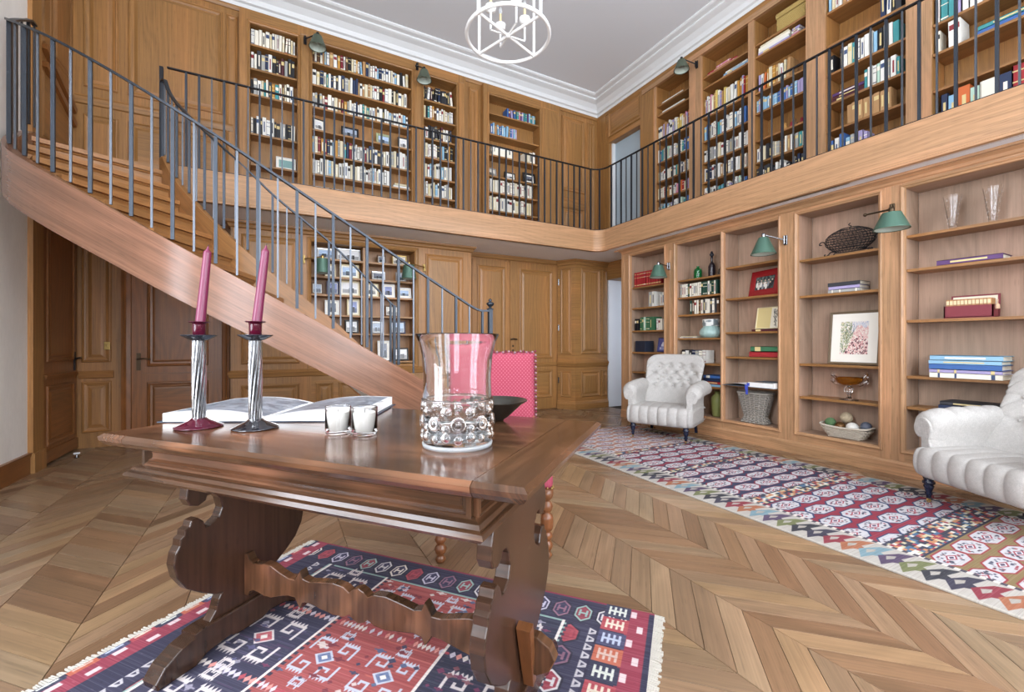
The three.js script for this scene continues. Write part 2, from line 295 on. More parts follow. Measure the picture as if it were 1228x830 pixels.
mesh('bay_plinth', sweep([[NX1, ZB], [NX1, ZN], [NX0, ZN], [NX0, ZB]], [[0, 0], [0.018, 0], [0.018, 0.11], [0.006, 0.13], [0, 0.13]]), M.oak, wb);
panel(-0.36, 0.24, 0.86, 2.36, ZN); panel(-0.36, 0.24, 0.2, 0.62, ZN); panel(-0.62, -0.5, 0.86, 2.36, ZB); 
panel(0.42, 0.62, 0.2, 0.62, ZN); panel(0.68, 1.34, 0.2, 0.62, ZN); panel(1.4, 1.62, 0.2, 0.62, ZN);
panel(1.80, 2.36, 0.86, 2.34, ZN); panel(1.80, 2.36, 0.2, 0.62, ZN);
mesh('niche_trim', frameGeo(NO1 - NO0 + 0.1, 1.52 + 0.1, [[0, 0], [0, 0.014], [0.018, 0.02], [0.035, 0.012], [0.05, 0.0]], false, (NO0 + NO1) / 2, 1.59).translate(0, 0, ZN), M.oak, wb);
// double door in the recess to the right of it
mesh('frieze', sweep([[4.26, ZB], [NX1, ZB]], [[0, 2.43], [0.015, 2.44], [0.03, 2.48], [0.035, SOF], [0, SOF]]), M.oak, wb);
{ const d = structGroup('door_3'), L = [2.62, 3.36], R = [3.36, 4.16];
  for (const [a, b] of [[2.62, 3.27], [3.36, 4.16]]) {
    mesh('leaf', span(a, b, 0.015, 2.4, ZB, ZB + 0.025, 1), M.oak, d);
    mesh('panel', frameGeo(b - a - 0.16, 1.46, PAN, true, (a + b) / 2, 1.58).translate(0, 0, ZB + 0.025), M.oak, d);
    mesh('panel', frameGeo(b - a - 0.16, 0.46, PAN, true, (a + b) / 2, 0.43).translate(0, 0, ZB + 0.025), M.oak, d);
    mesh('lock_rail', sweep([[b, ZB + 0.025], [a, ZB + 0.025]], [[0, 0.72], [0.012, 0.73], [0.018, 0.77], [0, 0.785]]), M.oak, d);
  }
  mesh('meeting_stile', span(3.265, 3.365, 0.015, 2.42, ZB, ZB + 0.04, 1), M.oak, d);
  mesh('lock_plate', span(3.275, 3.355, 0.95, 1.16, ZB + 0.04, ZB + 0.048), M.oakB, d); mesh('handle', tube([[3.27, 1.165, ZB + 0.06], [3.31, 1.175, ZB + 0.07], [3.38, 1.165, ZB + 0.062]], 0.012, 10), M.bronze, d);
  for (const y of [1.06, 0.99]) mesh('keyhole', lathe([[0, 0.004], [0.014, 0.003], [0.018, 0]], 12).rotateX(PI / 2).translate(3.315, y, ZB + 0.049), M.bronze, d);
}
// corner cupboard with a canted left side, under the gallery
{ const c = thing('corner_cupboard', 'tall oak panelled corner cupboard under the gallery beside the doorway', 'cupboard'); const x0 = 4.36, x1 = XR, zc = -5.86;
  const path = [[x1, zc], [x0, zc], [4.2, ZB + 0.01]];
  const bd = sweep(path, [[0, 0], [0.0, SOF - 0.001], [-0.1, SOF - 0.001], [-0.1, 0]]); mesh('body', bd, M.oak, c);
  const pf = (a, b, y0, y1) => mesh('panel', frameGeo(b - a, y1 - y0, PAN, true, (a + b) / 2, (y0 + y1) / 2).translate(0, 0, zc), M.oak, c);
  pf(4.47, 4.88, 0.92, 2.36); pf(4.47, 4.88, 0.2, 0.64); pf(4.92, 5.03, 0.92, 2.36); pf(4.92, 5.03, 0.2, 0.64);
  const canted = (y0, y1) => { const g = frameGeo(0.2, y1 - y0, [[0, 0], [0.01, 0.012], [0.03, 0.004], [0.05, 0.01]], true, 0, (y0 + y1) / 2), m = mesh('panel', g, M.oak, c); m.position.set((4.2 + x0) / 2 - 0.006, 0, (zc + ZB) / 2 + 0.006); m.rotation.y = -Math.atan2(zc - ZB, x0 - 4.2); };
  canted(0.92, 2.36); canted(0.2, 0.64);
  mesh('chair_rail', sweep(path, [[0, 0.7], [0.015, 0.72], [0.035, 0.765], [0.04, 0.78], [0.012, 0.81], [0, 0.82]]), M.oak, c);
  mesh('plinth', sweep(path, [[0, 0], [0.03, 0], [0.03, 0.09], [0.012, 0.13], [0, 0.14]]), M.oak, c);
  mesh('cornice', sweep(path, [[0, 2.41], [0.015, 2.42], [0.025, 2.46], [0.05, 2.48], [0.055, SOF - 0.001], [0, SOF - 0.001]]), M.oak, c);
  for (const y of [2.14, 1.37, 0.48]) mesh('hinge', merge([rod([4.205, y - 0.05, ZB + 0.03], [4.205, y + 0.05, ZB + 0.03], 0.011), rod([4.24, y - 0.04, ZB + 0.06], [4.24, y + 0.04, ZB + 0.06], 0.007)]), M.steel, c);
}
// right wall with a doorway on each level
const DZ0 = -5.80, DZ1 = -5.07;
{ const w = structGroup('wall_right'), X1 = XR + 0.35;
  mesh('core', span(XR + 0.02, X1, 0, GAL, DZ1, FZ), M.soffit, w); mesh('core', span(XR + 0.33, XR + 0.45, GAL, CEIL, DZ1, FZ), M.soffit, w); mesh('plaster', span(XR, XR + 0.33, GAL, CEIL, -0.6, FZ), M.plaster, w); mesh('plaster', span(XR - 0.01, XR + 0.02, 0, GAL, -0.5, FZ), M.plaster, w); mesh('core', span(XR + 0.02, X1, 0, CEIL, ZB - 0.4, DZ0 - 0.05), M.soffit, w);
  mesh('lintel', span(XR + 0.01, X1, 2.2, GAL - 0.04, DZ0 - 0.05, DZ1), M.oak, w); mesh('lintel', span(XR + 0.01, X1, 4.57, CEIL, DZ0 - 0.05, DZ1), M.oak, w);
  mesh('over_door_panel', frameGeo(DZ1 - DZ0 + 0.06, 0.44, PAN, true, (DZ0 + DZ1) / 2, 4.87).rotateY(-PI / 2).translate(XR, 0, 0), M.oak, w);
  mesh('over_door_board', span(XR - 0.012, XR + 0.02, 2.2, SOF, DZ0 - 0.06, DZ1 + 0.1, 2), M.oak, w);
  mesh('over_door_board', span(XR - 0.0, XR + 0.02, 4.57, 5.16, -6.0, DZ1, 2), M.oak, w);
  mesh('door_casing', span(XR - 0.02, XR + 0.1, GAL, 4.6, DZ0 - 0.16, DZ0, 1), M.oak, w); mesh('door_casing', span(XR - 0.02, XR + 0.1, GAL, 4.98, DZ1, DZ1 + 0.26, 1), M.oak, w);
  mesh('door_casing', span(XR - 0.02, XR + 0.1, 4.55, 4.62, DZ0, DZ1, 2), M.oak, w);
  mesh('stile', span(XR - 0.01, XR + 0.1, GAL, CEIL, -6.16, DZ0 - 0.1, 1), M.oak, w);
  { const { x0, x1, z0, z1 } = PASS; mesh('passage_wall', span(x1, x1 + 0.1, 0, 2.5, z0, z1 + 0.1), M.blueWall, w); mesh('passage_skirting', span(x1 - 0.025, x1, 0, 0.3, z0, z1, 2), M.dark, w); mesh('passage_wall', span(XR + 0.02, x1, 0, 2.5, z0 - 0.1, z0), M.blueWall, w); mesh('passage_wall', span(XR + 0.02, X1, 0, 2.5, z0, ZB - 0.3), M.blueWall, w);
    mesh('passage_wall', span(X1, 5.55, 0, 2.5, z1, z1 + 0.1), M.blueWall, w); mesh('passage_wall', span(6.15, x1, 0, 2.5, z1, z1 + 0.1), M.blueWall, w); mesh('passage_wall', span(5.55, 6.15, 0, 0.9, z1, z1 + 0.1), M.blueWall, w); mesh('passage_wall', span(5.55, 6.15, 2.1, 2.5, z1, z1 + 0.1), M.blueWall, w); mesh('passage_floor', span(5.5, x1, -0.1, -0.002, z0, z1, 2), M.oakB, w); mesh('passage_ceiling', span(XR + 0.02, x1, 2.4, 2.5, z0, z1), M.soffit, w);
    const g = structGroup('window_5'); mesh('frame', frameGeo(0.6, 1.2, [[0, 0.02], [0, 0.07], [0.04, 0.07], [0.04, 0.02]], false, 5.85, 1.5).translate(0, 0, z1), M.white, g); mesh('pane', span(5.55, 6.15, 0.9, 2.1, z1 + 0.04, z1 + 0.044), phys({ color: '#ffffff', transmission: 1, thickness: 0, roughness: 0 }), g); }
  const d = structGroup('door_4'); mesh('leaf', span(XR + 0.1, XR + 0.14, GAL, 4.57, DZ0, DZ1), M.blueDoor, d); mesh('jamb', span(XR + 0.04, XR + 0.1, GAL, 4.56, DZ0, DZ0 + 0.03), M.white, d);
}
// upper back wall panels between and beside the bookcases
const ZU = ZB + 0.02;
panel(-1.78, -1.5, GAL + 1.0, 5.0, ZU); panel(-1.42, -0.56, GAL + 1.0, 5.0, ZU); panel(-1.42, -0.56, GAL + 0.15, GAL + 0.72, ZU); panel(-1.78, -1.5, GAL + 0.15, GAL + 0.72, ZU);
mesh('dado_rail', sweep([[-0.46, ZU], [-1.84, ZU]], [[0, 3.6], [0.016, 3.61], [0.028, 3.65], [0.03, 3.67], [0.01, 3.7], [0, 3.7]]), M.oak, wb);
panel(-0.53, -0.41, GAL + 0.15, 5.0, ZU); panel(2.56, 2.72, GAL + 0.15, 5.0, ZU);
panel(4.27, 4.76, 3.72, 5.0, ZU); panel(4.3, 4.72, GAL + 0.12, 3.4, ZU); panel(4.82, 4.98, GAL + 0.15, 5.0, ZU);
mesh('dado_rail', sweep([[4.74, ZU], [4.28, ZU]], [[0, 3.42], [0.02, 3.43], [0.035, 3.48], [0.045, 3.53], [0.015, 3.58], [0, 3.6]]), M.oak, wb);
// cornice round the ceiling
{ const prof = [[0, 5.12], [0.02, 5.12], [0.03, 5.16], [0.06, 5.17], [0.08, 5.22], [0.14, 5.27], [0.2, 5.29], [0.22, 5.3], [0.22, 5.32], [0.28, 5.33], [0.3, 5.345], [0.3, CEIL], [0, CEIL]];
  const t = struct('trim_1', sweep([[XR, FZ], [XR, ZU], [XL, ZU], [XL, FZ]], prof), M.white);
  struct('trim_2', sweep([[XR, -0.2], [XR, ZU], [XL, ZU]], [[0, 5.07], [0.012, 5.07], [0.022, 5.1], [0.022, 5.12], [0, 5.12]]), M.oak);
}
// ---------------------------------------------------------------- gallery and its railing
const FB = 2.5, FT = 2.825, GX0 = -0.95;
const arc = (cx, cz, r, a0, a1, n) => Array.from({ length: n + 1 }, (_, i) => { const a = a0 + (a1 - a0) * i / n; return [cx + r * Math.cos(a), cz + r * Math.sin(a)]; });
const CR = 0.16, galPath = [[FASX, 1.2], ...arc(FASX - CR, FASZ + CR, CR, 0, -PI / 2, 18), [GX0 + 0.12, FASZ], [GX0 + 0.03, FASZ - 0.03], [GX0, FASZ - 0.12]];
{ const g = structGroup('gallery_floor');
  mesh('slab', span(XL, XR, SOF, GAL, ZB, FASZ - 0.02), M.soffit, g); mesh('slab', span(FASX + 0.02, XR, SOF, GAL, FASZ - 0.02, 1.2), M.soffit, g);
  mesh('walkway_boards', span(XL, XR, GAL, GAL + 0.012, ZB, FASZ - 0.03, 0), M.oak, g); mesh('walkway_boards', span(FASX + 0.03, XR, GAL, GAL + 0.012, FASZ, 1.2, 2), M.oak, g);
  mesh('landing_riser', span(XL + 0.04, GX0 - 0.02, SOF + 0.02, GAL + 0.012, FASZ - 0.022, FASZ - 0.005, 0), M.tread, g);
  mesh('fascia_beam', toCreasedNormals(sweep(galPath, [[-0.05, FB], [0, FB], [0.012, FB + 0.005], [0.012, FB + 0.02], [0, FB + 0.03], [0, FT - 0.02], [-0.006, FT], [-0.05, FT]]), 0.4), M.pale, g);
  { const pts = [...arc(FASX - CR, FASZ + CR, CR + 0.01, 0, -PI / 2, 12), [FASX - CR, FASZ - 0.03], [FASX + 0.03, FASZ - 0.03], [FASX + 0.03, FASZ + CR]]; mesh('corner_fill', extrude(pts.map(p => [p[0], -p[1]]), GAL - SOF - 0.002, 0).rotateX(-PI / 2).translate(0, SOF + 0.001, 0), M.soffit, g); }
  mesh('shadow_bead', sweep([[XR, 1.2], [XR, -5.07]].map(p => [FASX + 0.16, p[1]]), [[0, SOF - 0.02], [0.02, SOF - 0.02], [0.02, SOF], [0, SOF]]), M.pale, g);
}
function baluster(parent, x, y0, y1, z, thick) { const w = thick ? 0.019 : 0.012; return mesh('baluster', new THREE.BoxGeometry(w, y1 - y0, w).translate(x, (y0 + y1) / 2, z), thick ? M.iron : M.steelD, parent); }
M.steelD = std({ color: '#5a5e64', roughness: 0.35, metalness: 0.8 });
{ const r = thing('gallery_railing', 'dark iron railing with slim square balusters running along the gallery edge', 'railing'), RT = 3.765, off = 0.03;
  const inset = galPath.slice(0, -3).map(([x, z], i) => i === 0 ? [x + off, z] : [x + off * Math.max(0, (x - FASX + CR) / CR), z - off * Math.max(0, (FASZ + CR - z) / CR)]);
  inset.push([GX0 + 0.09, FASZ - off]);
  mesh('handrail', sweep([...inset.slice(0, -1), [GX0 + 0.02, FASZ - off]], [[-0.014, RT - 0.012], [0.014, RT - 0.012], [0.014, RT], [-0.014, RT]]), M.ironD, r);
  mesh('bottom_rail', sweep(inset, [[-0.012, FT + 0.003], [0.012, FT + 0.003], [0.012, FT + 0.011], [-0.012, FT + 0.011]]), M.ironD, r);
  let k = 0; for (let z = 0.4; z > FASZ + 0.14; z -= 0.104) baluster(r, FASX + off, FT, RT - 0.006, z, k++ % 2 === 0);
  k = 0; for (let x = FASX - 0.15; x > GX0 + 0.08; x -= 0.104) baluster(r, x, FT, RT - 0.006, FASZ - off, k++ % 3 !== 1);
  baluster(r, FASX - 0.045 + off * 0.7, FT, RT - 0.006, FASZ + 0.047 - off * 0.7, true);
}
// ---------------------------------------------------------------- winding staircase
const RISE = FT - 0.03, NST = 16;
const spline = (pts) => { // piecewise cubic through [t, x, z]
  const n = pts.length; return t => {
    let i = 0; while (i < n - 2 && t > pts[i + 1][0]) i++;
    const p1 = pts[i], p2 = pts[i + 1], p0 = pts[Math.max(0, i - 1)], p3 = pts[Math.min(n - 1, i + 2)], h = p2[0] - p1[0], s = (t - p1[0]) / h;
    return [1, 2].map(c => { const m1 = (p2[c] - p0[c]) / (p2[0] - p0[0]) * h, m2 = (p3[c] - p1[c]) / (p3[0] - p1[0]) * h, a = s * s, b = a * s; return (2 * b - 3 * a + 1) * p1[c] + (b - 2 * a + s) * m1 + (3 * a - 2 * b) * p2[c] + (b - a) * m2; });
  };
};
const OUT = spline([[0, 2.24, -3.36], [0.1, 1.76, -3.385], [0.256, 1.006, -3.41], [0.4, 0.31, -3.405], [0.549, -0.405, -3.41], [0.631, -0.77, -3.51], [0.731, -1.2, -3.74], [0.82, -1.52, -4.12], [0.91, -1.69, -4.6], [1, -1.76, -5.13]]);
const INN = spline([[0, 1.62, -4.36], [0.12, 1.23, -4.33], [0.19, 1.01, -4.32], [0.38, 0.46, -4.32], [0.52, -0.03, -4.31], [0.61, -0.28, -4.34], [0.7, -0.5, -4.52], [0.797, -0.7, -4.8], [0.867, -0.82, -5.0], [0.95, -0.915, -5.18], [1, -0.95, -5.3]]);
{ const s = thing('staircase', 'curved oak staircase sweeping up to the gallery with a broad plain stringer', 'staircase');
  const H = t => RISE * t;
  // stringers: vertical boards that follow a plan curve
  function stringer(f, t0, t1, side, th, up, dn) {
    const n = 90, b = new MB(); let len = 0, prev;
    const ring = []; for (let i = 0; i <= n; i++) {
      const t = t0 + (t1 - t0) * i / n, p = f(t), q = f(Math.min(1, t + 0.004)), o = f(Math.max(0, t - 0.004)), dx = q[0] - o[0], dz = q[1] - o[1], l = Math.hypot(dx, dz), nx = dz / l * side, nz = -dx / l * side, y = H(t);
      if (prev) len += Math.hypot(p[0] - prev[0], p[1] - prev[1]) * 1.2; prev = p;
      const lo = Math.max(0.0, y - dn), hi = Math.min(y + up, GAL + 0.06);
      ring.push({ P: [[p[0], lo, p[1]], [p[0], hi, p[1]], [p[0] + nx * th, hi, p[1] + nz * th], [p[0] + nx * th, lo, p[1] + nz * th]], len, h: hi - lo });
    }
    for (let i = 0; i < n; i++) for (let k = 0; k < 4; k++) {
      const A = ring[i], B = ring[i + 1], k2 = (k + 1) % 4, hA = [0, 0.3, 0.36, 0.66, 0.72];
      b.quad(A.P[k], B.P[k], B.P[k2], A.P[k2], [hA[k] / GU, A.len / GV], [hA[k] / GU, B.len / GV], [hA[k + 1] / GU, B.len / GV], [hA[k + 1] / GU, A.len / GV]);
    }
    for (const i of [0, n]) b.quad(...ring[i].P, [0, 0], [0.5, 0], [0.5, 0.03], [0, 0.03]);
    return b.geo();
  }
  mesh('outer_stringer', toCreasedNormals(stringer(OUT, 0.085, 1, 1, 0.06, 0.10, 0.235), 0.5), M.string, s);
  mesh('inner_stringer', toCreasedNormals(stringer(INN, 0.085, 0.985, 1, 0.05, 0.24, 0.25), 0.5), M.tread, s);
  // plastered underside
  mesh('underside', surf(60, 2, (a, c) => { const t = 0.13 + 0.86 * a, p = OUT(t), q = INN(t), y = Math.max(0.005, H(t) - 0.233); return [p[0] + (q[0] - p[0]) * (0.04 + 0.92 * c), y, p[1] + (q[1] - p[1]) * (0.04 + 0.92 * c)]; }), M.white, s);
  for (let k = 0; k < NST; k++) {
    const t0 = k / NST, t1 = (k + 1) / NST, y = H(t1) - 0.085, tn = Math.max(0, t0 - 0.008), e0 = k < 2 ? -0.03 : 0.05, L = (a, b, f) => [a[0] + (b[0] - a[0]) * f, a[1] + (b[1] - a[1]) * f];
    const A = [tn, (t0 + t1) / 2, Math.min(1, t1 + 0.004)].map(t => L(OUT(t), INN(t), e0)), B = [Math.min(1, t1 + 0.004), (t0 + t1) / 2, tn].map(t => L(OUT(t), INN(t), 1 - e0)), poly = [...A, ...B];
    const b = new MB(), ux = [B[2][0] - A[0][0], B[2][1] - A[0][1]], ul = Math.hypot(...ux), T = p => [((p[0] - A[0][0]) * -ux[1] + (p[2] - A[0][1]) * ux[0]) / ul / GU + k, ((p[0] - A[0][0]) * ux[0] + (p[2] - A[0][1]) * ux[1]) / ul / GV + k * 0.37];
    for (const yy of [y, y - 0.035]) { const q = poly.map(p => [p[0], yy, p[1]]); for (let i = 1; i + 1 < q.length; i++) b.tri(q[0], q[i], q[i + 1], T(q[0]), T(q[i]), T(q[i + 1])); }
    poly.forEach((p, i) => { const q = poly[(i + 1) % poly.length], a = [p[0], y, p[1]], c = [q[0], y, q[1]], d = [q[0], y - 0.035, q[1]], e = [p[0], y - 0.035, p[1]], la = T(a), lc = T(c); b.quad(a, c, d, e, la, lc, [lc[0] + 0.06, lc[1]], [la[0] + 0.06, la[1]]); });
    mesh('tread', b.geo(), M.tread, s);
    const r = new MB(), p = L(OUT(t0), INN(t0), e0), q = L(OUT(t0), INN(t0), 1 - e0), w = Math.hypot(q[0] - p[0], q[1] - p[1]), dx = (OUT(t1)[0] - OUT(t0)[0]) * 0.08, dz = (OUT(t1)[1] - OUT(t0)[1]) * 0.08, y0 = Math.max(0.001, H(t0) - 0.087), y1 = y - 0.034;
    r.quad([p[0], y0, p[1]], [q[0], y0, q[1]], [q[0], y1, q[1]], [p[0], y1, p[1]], [0, k * 0.3], [0, k * 0.3 + w / GV], [0.25, k * 0.3 + w / GV], [0.25, k * 0.3]);
    r.quad([p[0] + dx, y0, p[1] + dz], [p[0] + dx, y1, p[1] + dz], [q[0] + dx, y1, q[1] + dz], [q[0] + dx, y0, q[1] + dz], [0, 0], [0.25, 0], [0.25, 0.5], [0, 0.5]);
    r.quad([p[0], y1, p[1]], [q[0], y1, q[1]], [q[0] + dx, y1, q[1] + dz], [p[0] + dx, y1, p[1] + dz]);
    mesh('riser', r.geo(), M.tread, s);
    if (k > 1) { // small cove moulding under the nosing
      const c0 = L(OUT(t0), INN(t0), e0), c1 = L(OUT(t0), INN(t0), 1 - e0); mesh('nosing_cove', bar([c0[0], y - 0.044, c0[1]], [c1[0], y - 0.044, c1[1]], 0.022), M.tread, s);
    }
  }
  // iron railings on both sides
  function rail(name, label, f, ts, te, up, hr, count, side, offs) {
    const r = thing(name, label, 'railing'); const P = (t, y) => { const p = f(t), q = f(Math.min(1, t + 0.004)), o = f(Math.max(0, t - 0.004)), dx = q[0] - o[0], dz = q[1] - o[1], l = Math.hypot(dx, dz); return [p[0] + dz / l * side * offs, y, p[1] - dx / l * side * offs]; };
    const topY = t => Math.min(H(t) + up, GAL + 0.06) + hr + (t > 0.9 ? (t - 0.9) * 0.8 : 0), pts = []; for (let i = 0; i <= 50; i++) { const t = ts + (te - ts) * i / 50; let y = topY(t); if (name === 'stair_railing') y = Math.max(y, topY(ts) + 0.06); pts.push(P(t, y)); }
    const n = 110, cv = new THREE.CatmullRomCurve3(pts.map(p => V3(...p))), b = new MB(); let prev;
    for (let i = 0; i <= n; i++) {
      const c = cv.getPoint(i / n), tg = cv.getTangent(i / n), sd = V3(tg.z, 0, -tg.x).normalize().multiplyScalar(0.016), R = [[-1, 0], [1, 0], [1, 1], [-1, 1]].map(([a, d]) => [c.x + sd.x * a, c.y + (d - 1) * 0.016, c.z + sd.z * a]);
      if (prev) for (let k = 0; k < 4; k++) b.quad(prev[k], R[k], R[(k + 1) % 4], prev[(k + 1) % 4]); prev = R;
    }
    mesh('handrail', b.geo(), M.iron, r);
    for (let k = 0; k < count; k++) { const t = ts + 0.012 + (te - ts - 0.014) * k / (count - 1), p = P(t, 0); let y = topY(t); if (name === 'stair_railing') y = Math.max(y, topY(ts) + 0.06); baluster(r, p[0], Math.min(H(t) + up, GAL + 0.06) + (t > 0.97 ? 0.06 : 0.017), y - 0.01, p[2], k % 2 === 0); }
    return [r, P, topY];
  }
  const [ro, PO, TO] = rail('stair_railing', 'dark iron outer stair railing rising from a newel with an urn finial', OUT, 0.135, 1, 0.10, 0.85, 36, 1, 0.03);
  { const p = PO(0.132, 0), y0 = H(0.132) + 0.125, y1 = TO(0.135) + 0.06;
    mesh('newel', new THREE.BoxGeometry(0.034, y1 - y0 + 0.01, 0.034).translate(p[0], (y0 + y1) / 2, p[2]), M.iron, ro);
    mesh('finial', lathe([[0.028, 0], [0.03, 0.008], [0.012, 0.014], [0.012, 0.024], [0.03, 0.04], [0.034, 0.052], [0.024, 0.062], [0.01, 0.068], [0.016, 0.078], [0.012, 0.088], [0, 0.094]], 14, p[0], y1 + 0.002, p[2]), M.iron, ro); }
  const [ri, PI2, TI] = rail('inner_stair_railing', 'dark iron inner stair railing joining the gallery rail at the top', INN, 0.19, 1, 0.24, 0.70, 26, 1, 0.025);
  { const p = PI2(0.19, 0), y0 = H(0.19) + 0.26; mesh('newel', new THREE.BoxGeometry(0.026, TI(0.19) - y0, 0.026).translate(p[0], (y0 + TI(0.19)) / 2, p[2]), M.iron, ri);
    const q = PI2(1, 0); mesh('top_post', new THREE.BoxGeometry(0.03, 0.88, 0.03).translate(q[0], GAL + 0.085 + 0.44, q[2] + 0.02), M.ironD, ri); }
}
// ---------------------------------------------------------------- built-in bookcases
// local frame of a wall: x along it, z into the room. bays: [x0, x1, [shelf tops]]
function bookcase(name, label, frame, o) {
  const b = put(thing(name, label, 'bookcase'), frame), { x0, x1, y0, y1, bays, depth, face, inner, head, sill, trim = true, group } = o, zf = 0, zb = -depth, ft = 0.03;
  if (group) b.userData.group = group;
  let x = x0; const stiles = []; bays.forEach(([a, c]) => { stiles.push([x, a]); x = c; }); stiles.push([x, x1]);
  for (const [a, c] of stiles) if (c - a > 0.004) { mesh('stile', span(a, c, y0, y1, zf - ft, zf, 1), face, b); mesh('side_panel', span(a + 0.002, c - 0.002, y0, y1, zb, zf - ft, 1), inner, b);
    if (c - a > 0.11) mesh('pilaster_panel', frameGeo(c - a - 0.06, y1 - y0 - 0.2, [[0, 0], [0.004, 0.007], [0.012, 0.003], [0.02, 0.0025]], true, (a + c) / 2, (y0 + y1) / 2), face, b); }
  for (const [a, c, sh, hd = head, sl = sill] of bays) {
    mesh('top_rail', span(a, c, hd, y1, zf - ft, zf, 0), face, b); mesh('ceiling_board', span(a, c, hd + 0.001, hd + 0.02, zb, zf - ft, 0), inner, b);
    if (sl > y0) { mesh('bottom_rail', span(a, c, y0, sl, zf - ft, zf, 0), face, b); mesh('bottom_board', span(a, c, sl - 0.02, sl, zb, zf - ft, 0), inner, b); }
    mesh('back_board', span(a, c, y0, hd, zb - 0.015, zb, 1), inner, b);
    for (const y of sh) mesh('shelf', span(a + 0.001, c - 0.001, y - 0.022, y, zb, zf - 0.035, 0), o.shelf || inner, b);
    if (trim) mesh('opening_moulding', frameGeo(c - a + 0.06, hd - Math.max(sl, y0) + 0.06, [[0, 0], [0.002, 0.012], [0.012, 0.016], [0.02, 0.006], [0.03, 0.002], [0.034, -0.02]], false, (a + c) / 2, (hd + Math.max(sl, y0)) / 2), face, b);
  }
  return b;
}
const FLR = WALL.right(4.57), FUR = WALL.right(XR), FUB = WALL.back(-6.03), FNB = WALL.back(ZN);
const LB = {
  b1: [-4.80, -4.17, [1.921, 1.618, 1.287, 0.977, 0.692]], b2: [-3.97, -3.325, [1.918, 1.694, 1.47, 1.169, 0.857, 0.578]], b3: [-3.28, -2.66, [1.982, 1.621, 1.232, 0.95, 0.625]],
  b4: [-2.467, -1.803, [1.933, 1.575, 0.90, 0.573]], b5: [-1.624, -0.7, [1.995, 1.715, 1.295, 0.832, 0.577]] };
const low = { y0: 0, y1: SOF - 0.06, depth: 0.27, face: M.pale, inner: M.back, head: 2.385, sill: 0.215, shelf: M.oakB };
bookcase('built_in_bookcase', 'narrow oak bookcase bay beside the lower doorway, under the gallery', FLR, { ...low, x0: -4.96, x1: -4.10, bays: [LB.b1] });
bookcase('built_in_bookcase', 'double oak bookcase behind the tufted armchair holding bottles and a wicker planter', FLR, { ...low, x0: -4.10, x1: -2.57, bays: [LB.b2, LB.b3] });
bookcase('built_in_bookcase', 'oak bookcase bay holding the framed watercolour and the wire urn', FLR, { ...low, x0: -2.57, x1: -1.715, bays: [LB.b4] });
bookcase('built_in_bookcase', 'wide oak bookcase bay with two crystal vases on its top shelf', FLR, { ...low, x0: -1.715, x1: -0.5, bays: [LB.b5] });
struct('trim_3', merge([sweep([[4.57, -0.5], [4.57, -4.96], [XR, -4.96]], [[0, 2.43], [0.012, 2.44], [0.02, 2.46], [0.045, 2.475], [0.055, 2.485], [0.055, SOF - 0.004], [0, SOF - 0.004]]), sweep([[4.57, -0.5], [4.57, -4.96], [XR, -4.96]], [[0, 0], [0.02, 0], [0.02, 0.1], [0.012, 0.115], [0, 0.12]])]), M.pale);
struct('trim_4', span(4.57, XR, 0, SOF, -4.99, -4.96, 1), M.pale);
// gallery level, right wall
const RS = [4.70, 4.555, 4.155, 3.835, 3.545, 3.28];
const UB = { A: [-4.776, -4.161, RS], B: [-3.965, -3.299, RS], C: [-3.23, -2.641, [5.0 - 0.3, 4.555, 4.12, 3.875, 3.545, 3.28]], D: [-2.455, -1.788, [4.57, 4.22, 3.918, 3.608, 3.328]], E: [-1.613, -0.75, [4.2, 3.905, 3.646, 3.325]] };
const upp = { y0: GAL + 0.013, y1: 5.07, depth: 0.3, face: M.pale, inner: M.oak, head: 5.0, sill: 2.94, trim: false, shelf: M.oakB };
bookcase('gallery_bookcase', 'narrow gallery bookcase nearest the grey upper doorway', FUR, { ...upp, x0: -4.81, x1: -4.06, bays: [UB.A] });
bookcase('gallery_bookcase', 'double gallery bookcase with a woven box on its top shelf', FUR, { ...upp, x0: -4.06, x1: -2.55, bays: [UB.B, UB.C] });
bookcase('gallery_bookcase', 'gallery bookcase with a row of tan bound volumes on a lower shelf', FUR, { ...upp, x0: -2.55, x1: -1.70, bays: [UB.D] });
bookcase('gallery_bookcase', 'gallery bookcase with large art books along its lowest shelf', FUR, { ...upp, x0: -1.70, x1: -0.6, bays: [UB.E] });
struct('trim_5', span(XR - 0.012, XR + 0.01, 5.0, 5.16, -5.07, -0.6, 2), M.pale);
// gallery level, back wall
const G1 = [-0.282, 0.228, [4.693, 4.405, 4.095, 3.625, 3.262]], G2 = [0.392, 1.662, [4.686, 4.402, 4.119, 3.835, 3.534, 3.268]], G3 = [1.836, 2.332, [4.597, 4.335, 4.05, 3.779, 3.492, 3.221]], G4 = [2.861, 3.777, [4.67, 4.348, 4.025, 3.702, 3.449, 3.172]];
const upb = { y0: GAL + 0.013, y1: 5.07, depth: 0.225, face: M.oak, inner: M.oak, head: 4.92, sill: GAL + 0.12 };
bookcase('gallery_bookcase', 'wide three-bay gallery bookcase above the stair packed with books', FUB, { ...upb, x0: -0.388, x1: 2.477, bays: [G1, G2, G3] });
bookcase('gallery_bookcase', 'single gallery bookcase with pink and blue paperbacks on its upper shelves', FUB, { ...upb, x0: 2.763, x1: 4.182, bays: [G4] });
